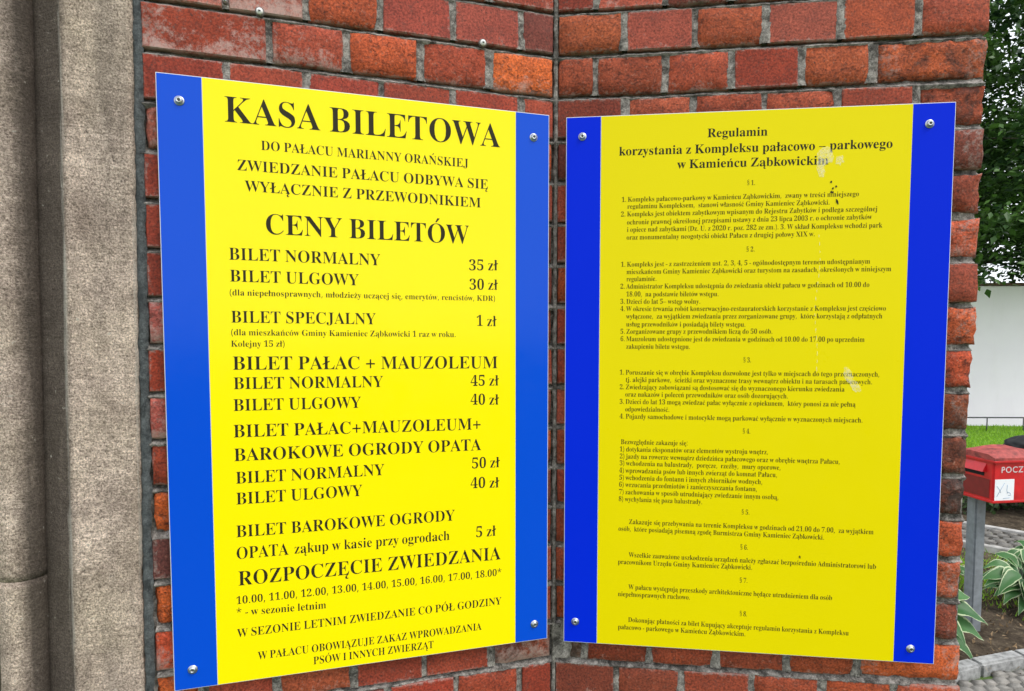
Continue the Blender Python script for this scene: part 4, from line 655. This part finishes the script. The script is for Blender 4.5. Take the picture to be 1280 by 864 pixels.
pr = panel(.021, 1, A_R, 1.0318, .6495, .9622, .0626, .5822, 'park_rules_panel', 'yellow rules panel full of small print, with blue side strips, on right wall', ('yellow2', 'blue2'), RULE_LINES,
      [(.0501 - .021, .359 + EYE - 1.0318), (.63 - .021, .3592 + EYE - 1.0318), (.0428 - .021, -.5283 + EYE - 1.0318), (.6308 - .021, -.5424 + EYE - 1.0318)], (-.001, -.0035))
def blot(parent, x, z, rx, rz_, mat, name, seed, rot=0, n=26, y=-.0205, jag=.25):
    v = [(x, y, z)]
    for i in range(n):
        a = 2 * math.pi * i / n; k = 1 + jag * N(math.cos(a) * 2 + seed, math.sin(a) * 2, seed) * 2
        px, pz = rx * k * math.cos(a), rz_ * k * math.sin(a); v.append((x + px * math.cos(rot) - pz * math.sin(rot), y, z + px * math.sin(rot) + pz * math.cos(rot)))
    return put(name, mesh(name, v, [(0, i + 1, (i + 1) % n + 1) for i in range(n)]), mat, parent)
for (x, z, a, b, r_) in ((.4444, .880, .013, .015, 0), (.437, .861, .006, .017, .2), (.4675, .872, .006, .008, 0)): blot(pr, x, z, a, b, M['splash'], 'dried_splash', x * 90, r_)
for (x, z, a, b) in ((.492, .505, .0065, .013), (.504, .486, .0075, .013)): blot(pr, x, z, a, b, M['splash'], 'dried_splash', x * 80, .45)
for (x, z) in ((.4545, .836), (.463, .828), (.4575, .825), (.455, .819), (.4575, .8185)): blot(pr, x, z, .0016, .002, M['ink'], 'fly_speck', x * 700 + z, 0, 9, -.0206)
blot(pr, .4655, .802, .0018, .0048, M['ink'], 'fly_speck', 5, .35, 10, -.0206); blot(pr, .420, .181, .0012, .003, M['ink2'], 'fly_speck', 5, .2, 9, -.0206)
for i in range(18):
    z = .745 - i * .0135; blot(pr, .437 + .003 * math.sin(i * .5), z, .0007, rnd.uniform(.002, .005), M['splash'], 'dried_drip', i * 3.3, 0, 8)

# ------------------------------------------------------------------ ground, lawn, paths
put('ground', mesh('ground', [(-120, -120, 0), (160, -120, 0), (160, 200, 0), (-120, 200, 0)], [(0, 1, 2, 3)]), M['ground'], kind='structure')
def sheet(name, x0, x1, y0, y1, nx, ny, z, amp, mat, sc=3):
    v = [(x0 + (x1 - x0) * i / nx, y0 + (y1 - y0) * j / ny, z + amp * (N(x0 + (x1 - x0) * i / nx * sc, (y0 + (y1 - y0) * j / ny) * sc, 1) + .5 * N(i * .9, j * .9, 5))) for j in range(ny + 1) for i in range(nx + 1)]
    f = [(j * (nx + 1) + i, j * (nx + 1) + i + 1, (j + 1) * (nx + 1) + i + 1, (j + 1) * (nx + 1) + i) for j in range(ny) for i in range(nx)]
    return put(name, mesh(name, v, f, True), mat, kind='structure')
sheet('lawn', -17, 30, 7.0, 14.2, 120, 30, .02, .012, M['lawn'])
fb = sheet('flower_bed', 1.2, 7.5, 2.5, 7.0, 210, 150, .028, .022, M['soil'], 6)
for q in fb.data.vertices:
    if q.co.y < (2.85 + .42 * (q.co.x - 1.75) - .12 * (q.co.x - 1.75) ** 2 if q.co.x < 3.5 else 3.22): q.co.z = -.06
def scatter(name, n, area, hmin, hmax, wd, mat, seed, flat=False):
    r = random.Random(seed); v = []; f = []; tone = []
    for i in range(n):
        x, y = area(r); h = r.uniform(hmin, hmax); a = r.uniform(0, 6.28); bx, by = math.cos(a) * wd, math.sin(a) * wd; lx, ly = r.uniform(-.6, .6) * h, r.uniform(-.6, .6) * h; n0 = len(v); z = .02
        if flat: v += [(x - bx, y - by, z + r.uniform(0, .03)), (x + bx, y + by, z + r.uniform(0, .03)), (x + bx + ly, y + by + lx, z + r.uniform(0.01, .04))]
        else: v += [(x - bx, y - by, z), (x + bx, y + by, z), (x + lx, y + ly, z + h)]
        f.append((n0, n0 + 1, n0 + 2)); tone += [r.random()] * 3
    me = mesh(name, v, f); at = me.attributes.new('tone', 'FLOAT', 'POINT'); at.data.foreach_set('value', tone); return put(name, me, mat, kind='stuff')
tag(scatter('lawn_grass', 42000, lambda r: (r.uniform(4.5, 11), r.uniform(7.1, 11.5)), .02, .055, .006, M['grass'], 1), 'bright green mown grass below the white garden wall', 'grass')
tag(scatter('weed_tufts', 9000, lambda r: (lambda x: (x, 4.1 - (x - 3.2) * .2 + r.gauss(0, .26)))(r.uniform(2.2, 4.6)), .015, .06, .004, M['grass'], 2), 'thin green weeds on the soil in front of the paved strip', 'weeds')
tag(scatter('fallen_leaves', 1500, lambda r: (r.uniform(1.6, 4), r.uniform(2.9, 4.4)), .01, .03, .008, simple('dry_leaf', (.24, .16, .085), .9, var=.6, sc=9), 3, True), 'dry brown leaf litter on the bare soil between kerb and plants', 'leaf litter')
def stone_mesh(w_, d_, h_, seed, bv=.008):
    me = boxdata(-w_ / 2, w_ / 2, -d_ / 2, d_ / 2, -.05, h_, bv, 2); r = random.Random(seed)
    for v in me.vertices:
        v.co.x += N(v.co.x * 20 + seed, v.co.y * 20, 1) * .09 * w_; v.co.y += N(v.co.x * 20, v.co.y * 20 + seed, 4) * .09 * w_
        if v.co.z > 0: v.co.z += N(v.co.x * 30, v.co.y * 30, seed) * .006
    me.polygons.foreach_set('use_smooth', [True] * len(me.polygons)); return me
# sett paving near the pier
pv = put('cobbled_path', mesh('bed', [(.9, 1.0, .008), (3.9, 1.0, .008), (3.9, 3.02, .008), (2.5, 2.98, .008), (1.9, 2.80, .008), (.9, 2.4, .008)], [(0, 1, 2, 3, 4, 5)]), M['sand'], kind='structure')
sm = [stone_mesh(.054, .050, .012, i, .006) for i in range(7)]
def kerb_y(x): return 2.80 + .42 * (x - 1.75) - .12 * (x - 1.75) ** 2 if x < 3.5 else 3.17
cnt = 0; sv, sf = [], []
for j in range(34):
    for i in range(42):
        x = 1.42 + i * .060 + (j % 2) * .03 + rnd.uniform(-.005, .005); y = 3.30 - j * .056 + .06 * math.sin(x * 2.6) + rnd.uniform(-.004, .004)
        if y > kerb_y(x) - .025: continue
        rt_ = (rnd.uniform(-.07, .07), rnd.uniform(-.07, .07), rnd.uniform(-.2, .2)); lc = (x, y, .010 + rnd.uniform(-.004, .005)); me = rnd.choice(sm)
        if 1.95 < x < 2.75 and cnt < 290: put('sett', me, M['sett'], pv, lc, rt_); cnt += 1
        else:
            from mathutils import Euler
            mt = Matrix.Translation(lc) @ Euler(rt_).to_matrix().to_4x4(); n0 = len(sv); sv += [tuple(mt @ q.co) for q in me.vertices]; sf += [tuple(k_ + n0 for k_ in q.vertices) for q in me.polygons]
put('setts', mesh('setts', sv, sf, True), M['sett'], pv, kind='stuff')
kb = thing('garden_kerb', 'curved grey granite kerb between the cobbles and the planted bed', 'kerb', (0, 0, 0))
xs = [1.3 + .27 * i for i in range(9)]
for i, x in enumerate(xs):
    y0, y1 = kerb_y(x), kerb_y(x + .265); a = math.atan2(y1 - y0, .265); me = boxdata(-.14, .14, -.036, .036, -.1, .065, .010, 2)
    put('kerb_stone', me, M['kerb'], kb, (x + .1325, (y0 + y1) / 2 + .03, 0), (0, 0, a))
# paved strip across the bed with pale edging
P0 = Vector((3.62, 4.83)); dr = Vector((.735, -.678)); nr = Vector((.678, .735)); L0, L1, HWD = -2.6, 2.6, .27
ang = math.atan2(dr.y, dr.x)
def pp(s, q, z): a = P0 + dr * s + nr * q; return (a.x, a.y, z)
ps = put('paved_strip', mesh('bed', [pp(L0, -HWD, .05), pp(L1, -HWD, .05), pp(L1, HWD, .05), pp(L0, HWD, .05)], [(0, 1, 2, 3)]), M['sand'], kind='structure')
sm2 = [stone_mesh(.092, .084, .010, 40 + i, .010) for i in range(6)]
cnt = 0
for j in range(6):
    for i in range(49):
        s = L0 + .05 + i * .105 + (j % 2) * .05; q = -HWD + .045 + j * .090
        put('paving_stone', rnd.choice(sm2), M['path'], ps, pp(s, q + rnd.uniform(-.004, .004), .052 + rnd.uniform(-.003, .004)), (rnd.uniform(-.04, .04), rnd.uniform(-.04, .04), ang + rnd.uniform(-.08, .08)))
for sd_, q in (('near', -HWD - .03), ('far', HWD + .03)):
    e_ = thing('concrete_edging', 'pale concrete edging along the %s side of the paved strip' % sd_, 'edging', (0, 0, 0), group='pale edgings of the paved strip')
    for i in range(5):
        put('edging_block', boxdata(-.51, .51, -.022, .022, -.1, .075, .006), M['kerbpale'], e_, pp(L0 + .52 + i * 1.03, q, 0), (0, rnd.uniform(-.004, .004), ang))

# ------------------------------------------------------------------ white garden wall, coping, hoop rails
gw = thing('garden_wall', 'long white rendered garden wall with brown tile coping behind the lawn', 'garden wall', (5, 11.75, 0), R(-3))
put('render_wall', boxdata(-22, 26, 0, .3, -.1, 2.56, .01), M['whitewall'], gw)
tl = boxdata(0, .235, -.06, .36, 2.565, 2.61, .012)
for i in range(195): put('coping_tile', tl, M['tile'], gw, (-21.9 + i * .245, 0, 0), (0, rnd.uniform(-.02, .02), 0))
v, f = [], []
def hoop(x0, x1, y, h, label):
    t = thing('hoop_rail', label, 'low rail', (x0, y, 0), group='low dark rails along the white wall')
    n = max(1, round((x1 - x0) / .62)); px = [(x1 - x0) * i / n for i in range(n + 1)]
    a, b = tube([(0, 0, h), (x1 - x0, 0, h)], .011); put('top_bar', mesh('bar', a, b, True), M['rail'], t)
    for q in px: a, b = tube([(q, 0, -.05), (q, 0, h - .004)], .010, 6); put('post', mesh('post', a, b, True), M['rail'], t)
hoop(6.52, 8.40, 10.9, .255, 'low dark metal rail standing before the white wall, ending above the red post box')
hoop(8.55, 11.0, 10.9, .255, 'low dark metal rail section farther right, mostly cut by the picture edge')

# ------------------------------------------------------------------ foliage
def leaf_cloud(name, spots, per, spread, size, mat, parent, seed, aspect=.6, flat=.6, keep=None):
    r = random.Random(seed); v = []; f = []; tone = []
    for (x, y, z) in spots:
        base = r.random() * .7
        for i in range(per):
            px, py, pz = x + r.gauss(0, spread), y + r.gauss(0, spread), z + r.gauss(0, spread * flat); s = size * r.uniform(.6, 1.25)
            if keep and not keep(px, py, pz): continue
            d = Vector((r.gauss(0, 1), r.gauss(0, 1), r.gauss(-.2, .5))).normalized(); n = Vector((r.gauss(0, .6), r.gauss(0, .6), 1)).normalized(); sd = d.cross(n).normalized() * s * aspect * .5; d = d * s
            p = Vector((px, py, pz)); n0 = len(v); bend = n * s * -.12
            v += [tuple(p), tuple(p + d * .35 + sd), tuple(p + d + bend), tuple(p + d * .45 - sd)]
            f += [(n0, n0 + 1, n0 + 2), (n0, n0 + 2, n0 + 3)]; tn = min(1, max(0, base + r.gauss(.1, .18))); tone += [tn] * 4
    me = mesh(name, v, f); at = me.attributes.new('tone', 'FLOAT', 'POINT'); at.data.foreach_set('value', tone)
    return put(name, me, mat, parent, kind='stuff')
def tree(x, y, h, cz, rx, rz_, label, n, per, size, seed, leaf='leaf', keep=None, spread=.2):
    t = thing('leafy_tree', label, 'tree', (x, y, 0), group='trees by the white wall'); r = random.Random(seed)
    a, b = tube([(0, 0, -.1), (.03, 0, .6), (-.05, .04, h * .3), (.06, 0, h * .6), (0, 0, h * .92)], [.24, .17, .14, .09, .02], 12); put('trunk', mesh('trunk', a, b, True), M['bark'], t)
    spots = []
    for i in range(26):
        z = h * r.uniform(.28, .75); az = r.uniform(0, 6.28) if i > 8 else r.uniform(2.6, 3.9); L = rx * r.uniform(.65, 1.0); pts = []
        for k in range(6): s = k / 5; pts.append((L * s * math.cos(az + .25 * s), L * s * math.sin(az + .25 * s), z + L * s * .32 - L * s * s * .35 + .06 * N(k, i, 3)))
        a, b = tube(pts, [.05, .038, .028, .02, .012, .005], 6); put('limb', mesh('limb', a, b, True), M['bark'], t)
        for _ in range(8):
            q = pts[r.randrange(2, 6)]; spots.append((q[0] + r.gauss(0, .35), q[1] + r.gauss(0, .35), q[2] + r.gauss(0, .3)))
    while len(spots) < n:
        p = Vector((r.uniform(-1, 1), r.uniform(-1, 1), r.uniform(-1, 1)))
        if p.length < 1 and p.length > .25 + .3 * r.random(): spots.append((p.x * rx, p.y * rx * .75, cz + p.z * rz_))
    spots += [(r.uniform(-3.8, 4), r.uniform(-3.2, -.6), r.uniform(2.5, 4.3)) for _ in range(230)]
    leaf_cloud('crown', spots, per, spread, size, M[leaf], t, seed, keep=keep); return t
tree(8.3, 12.9, 8.5, 6.1, 4.0, 3.9, 'dark green leafy tree behind the white wall, its branches overhanging the coping', 1050, 62, .135, 5, spread=.20, keep=lambda x, y, z: z > 2.30 + .35 * max(0, N(x * 1.5, y, 2)) + .16 * max(0, x + 1.75))
tree(1.5, 16, 8, 5.6, 3.2, 3.2, 'dark tree far left behind the white wall, hidden by the brick pier', 420, 40, .17, 8, spread=.3)
tree(16.5, 14.5, 8, 5.6, 3.6, 3.2, 'dark tree far right behind the white wall, outside the picture', 420, 40, .17, 9, spread=.3)
def shrub(x, y, r_, h, label, seed, n=60):
    t = thing('low_shrub', label, 'shrub', (x, y, 0), group='dark shrubs behind the post box'); r = random.Random(seed)
    for i in range(7):
        a = r.uniform(0, 6.28); p, q = tube([(0, 0, 0), (r_ * .3 * math.cos(a), r_ * .3 * math.sin(a), h * .5), (r_ * .6 * math.cos(a), r_ * .6 * math.sin(a), h * .9)], [.012, .008, .003], 5); put('stem', mesh('stem', p, q, True), M['bark'], t)
    sp = [(r.gauss(0, r_ * .45), r.gauss(0, r_ * .4), h * r.uniform(.1, 1)) for _ in range(n)]
    leaf_cloud('leaves', sp, 34, .07, .055, M['shrub'], t, seed + 3)
shrub(4.32, 5.80, .42, .52, 'dark low shrub directly behind the grey post of the red box', 21)
shrub(4.85, 5.62, .40, .55, 'dark low shrub right of the other, cut by the picture edge', 22)
shrub(3.6, 6.1, .4, .5, 'dark low shrub hidden mostly behind the brick pier', 23)

def hosta(x, y, label, leaves, seed, group='variegated plants in the bed', broad=1.15):
    t = thing('hosta_plant', label, 'plant', (x, y, .02), group=group); r = random.Random(seed)
    for (az, L, W, z0, z1, arch) in leaves:
        nl, nw = 12, 6; v = []; f = []; ed = []; fx = r.uniform(-.15, .15)
        st = .35 * L
        for i in range(nl + 1):
            s = i / nl; wd_ = broad * W * (math.sin(math.pi * min(1, s ** .75 * .98 + .02)) ** .9) * (1 - .25 * s); d = st + L * s
            z = z0 + (z1 - z0) * s + arch * 4 * s * (1 - s)
            for j in range(nw + 1):
                q = 2 * j / nw - 1; wv = .10 * W * math.sin(s * 14 + q * 3 + fx * 20) * abs(q)
                lx = d; ly = q * wd_ + fx * s * s * L; lz = z + .35 * wd_ * abs(q) + wv + .75 * ly * math.cos(az)
                v.append((lx * math.cos(az) - ly * math.sin(az), lx * math.sin(az) + ly * math.cos(az), lz)); ed.append(max(abs(q), (s - .86) * 7.))
        for i in range(nl):
            for j in range(nw): a = i * (nw + 1) + j; f.append((a, a + 1, a + nw + 2, a + nw + 1))
        me = mesh('leaf', v, f, True); at = me.attributes.new('edge', 'FLOAT', 'POINT'); at.data.foreach_set('value', ed)
        at = me.attributes.new('tone', 'FLOAT', 'POINT'); at.data.foreach_set('value', [r.random()] * len(v))
        lf = put('leaf', me, M['hosta'], t)
        a, b = tube([(0, 0, 0), (st * .5 * math.cos(az), st * .5 * math.sin(az), z0 * .6), (st * 1.02 * math.cos(az), st * 1.02 * math.sin(az), z0)], .004, 5)
        put('stalk', mesh('stalk', a, b, True), M['shrub'], lf)
r = random.Random(12)
lv = [(2 * math.pi * i / 17 + r.uniform(-.2, .2), r.uniform(.12, .20), r.uniform(.026, .038), *(lambda z: (z, z + r.uniform(-.10, .05)))(r.uniform(.07, .25)), r.uniform(.02, .05)) for i in range(56)]
hosta(2.86, 3.62, 'large green hosta with cream edged leaves at the right picture edge', lv, 1)
lv = [(R(-4), .15, .034, .30, .27, .012), (R(-12), .185, .038, .245, .20, .02), (R(-22), .175, .040, .175, .09, .03), (R(-40), .15, .032, .12, .0, .03), (R(25), .16, .034, .28, .33, .02), (R(60), .17, .036, .2, .2, .03)] + [(R(a), r.uniform(.14, .19), .036, r.uniform(.12, .25), r.uniform(.05, .2), .03) for a in range(90, 300, 22)]
hosta(1.98, 3.12, 'hosta with white edged leaves poking out from behind the brick pier', lv, 2)
lv2 = [(2 * math.pi * i / 15 + r.uniform(-.2, .2), r.uniform(.12, .18), r.uniform(.026, .036), *(lambda z: (z, z + r.uniform(-.10, .05)))(r.uniform(.07, .22)), r.uniform(.02, .05)) for i in range(44)]
hosta(3.22, 3.98, 'hosta with cream leaf rims farther back, touching the large one at the picture edge', lv2, 6)
lv = [(2 * math.pi * i / 16 + r.uniform(-.2, .2), r.uniform(.10, .17), r.uniform(.022, .034), r.uniform(.06, .14), r.uniform(.02, .16), .02) for i in range(16)]
hosta(2.62, 4.02, 'small pale leaved hosta in the bed behind the grey post', lv, 3)

# ------------------------------------------------------------------ red post box
pb = thing('post_box', 'weathered red post box with white lettering and a white sticker on a grey post', 'post box', (2.327, 3.2, 0), R(9))
W_, D_, ZB, ZT = .30, .27, .770, .985
def bevel_box(*a, b=.008): return boxdata(*a, b, 3)
put('body', bevel_box(0, W_, 0, D_, ZB, ZT), M['red'], pb)
lid = bpy.data.meshes.new('lid'); v = []; f = []
for i in range(13):
    s = i / 12; x = -.008 + (W_ + .016) * s; h = .018 + .024 * math.sin(math.pi * s) ** .7
    v += [(x, -.012, ZT - .004), (x, -.012, ZT + .014), (x, .03, ZT + .014 + h * .8), (x, D_ * .55, ZT + .014 + h), (x, D_ + .01, ZT + .010), (x, D_ + .01, ZT - .004)]
for i in range(12):
    for j in range(5): a = i * 6 + j; f.append((a, a + 6, a + 7, a + 1))
    f.append((i * 6 + 5, i * 6 + 11, i * 6 + 6, i * 6))
f += [tuple(range(6)), tuple(range(72, 78))[::-1]]
put('lid', mesh('lid', v, f), M['grime_shade'], pb)
put('lid_rim', bevel_box(-.011, W_ + .011, -.015, D_ + .012, ZT - .012, ZT + .002, b=.003), M['red'], pb)
put('slot_hood', mesh('hood', [(-.022, .045, ZT - .065), (-.022, D_ - .05, ZT - .065), (0, D_ - .05, ZT - .022), (0, .045, ZT - .022), (0, .045, ZT - .066), (0, D_ - .05, ZT - .066)], [(0, 3, 2, 1), (0, 4, 3), (1, 2, 5), (0, 1, 5, 4)]), M['red'], pb)
put('slot', boxdata(-.0015, .004, .055, D_ - .06, ZT - .088, ZT - .068), M['black'], pb)
put('side_panel', boxdata(-.0022, .003, .02, D_ - .02, ZB + .018, ZT - .1, .001), M['reddark'], pb)
put('bottom_rim', bevel_box(-.004, W_ + .004, -.004, D_ + .004, ZB - .004, ZB + .009, b=.002), M['red'], pb)
put('sticker', boxdata(.010, .122, -.0012, .0015, ZB + .010, ZB + .118), M['paper'], pb)
for pts in (((.022, .030), (.05, .075), (.066, .10)), ((.02, .085), (.035, .068), (.045, .05)), ((.082, .09), (.08, .06), (.085, .045)), ((.084, .052), (.10, .047), (.104, .035), (.088, .036)), ((.06, .02), (.10, .022))):
    a, b = tube([(x, -.0013, ZB + z) for x, z in pts], .0014, 5); put('pen_mark', mesh('mark', a, b, True), M['ballpoint'], pb)
cu = bpy.data.curves.new('txt', 'FONT'); cu.body = 'POCZTA'; cu.size = .044; cu.offset = .0006; cu.space_character = 1.16
o = bpy.data.objects.new('txt', cu); me = bpy.data.meshes.new_from_object(o); bpy.data.objects.remove(o)
lt = put('lettering', me, M['letter'], pb, (.042, -.0012, ZB + .152), (R(90), 0, 0))
for (x, y) in ((.093, .19),):
    put('post', boxdata(x - .033, x + .033, y - .033, y + .033, -.1, ZB - .002, .008, 2), M['postgrey'], pb)
bag = bpy.data.meshes.new('bag'); bm = bmesh.new(); bmesh.ops.create_uvsphere(bm, u_segments=28, v_segments=16, radius=1)
for q in bm.verts:
    x, y, z = q.co; k = 1 + .18 * N(x * 2.2, y * 2.2, z * 2.2) + .06 * N(x * 7, y * 7, z * 7)
    q.co = (x * .105 * k, y * .09 * k, max(-.02, z * (.055 + .02 * x) * k))
bm.to_mesh(bag); bm.free(); bag.polygons.foreach_set('use_smooth', [True] * len(bag.polygons))
tag(put('bag', bag, M['black'], None, (2.327 + .285, 3.2 + .165, ZT + .050), (0, 0, R(9))), 'limp black bag lying on the right half of the red post box lid', 'bag')
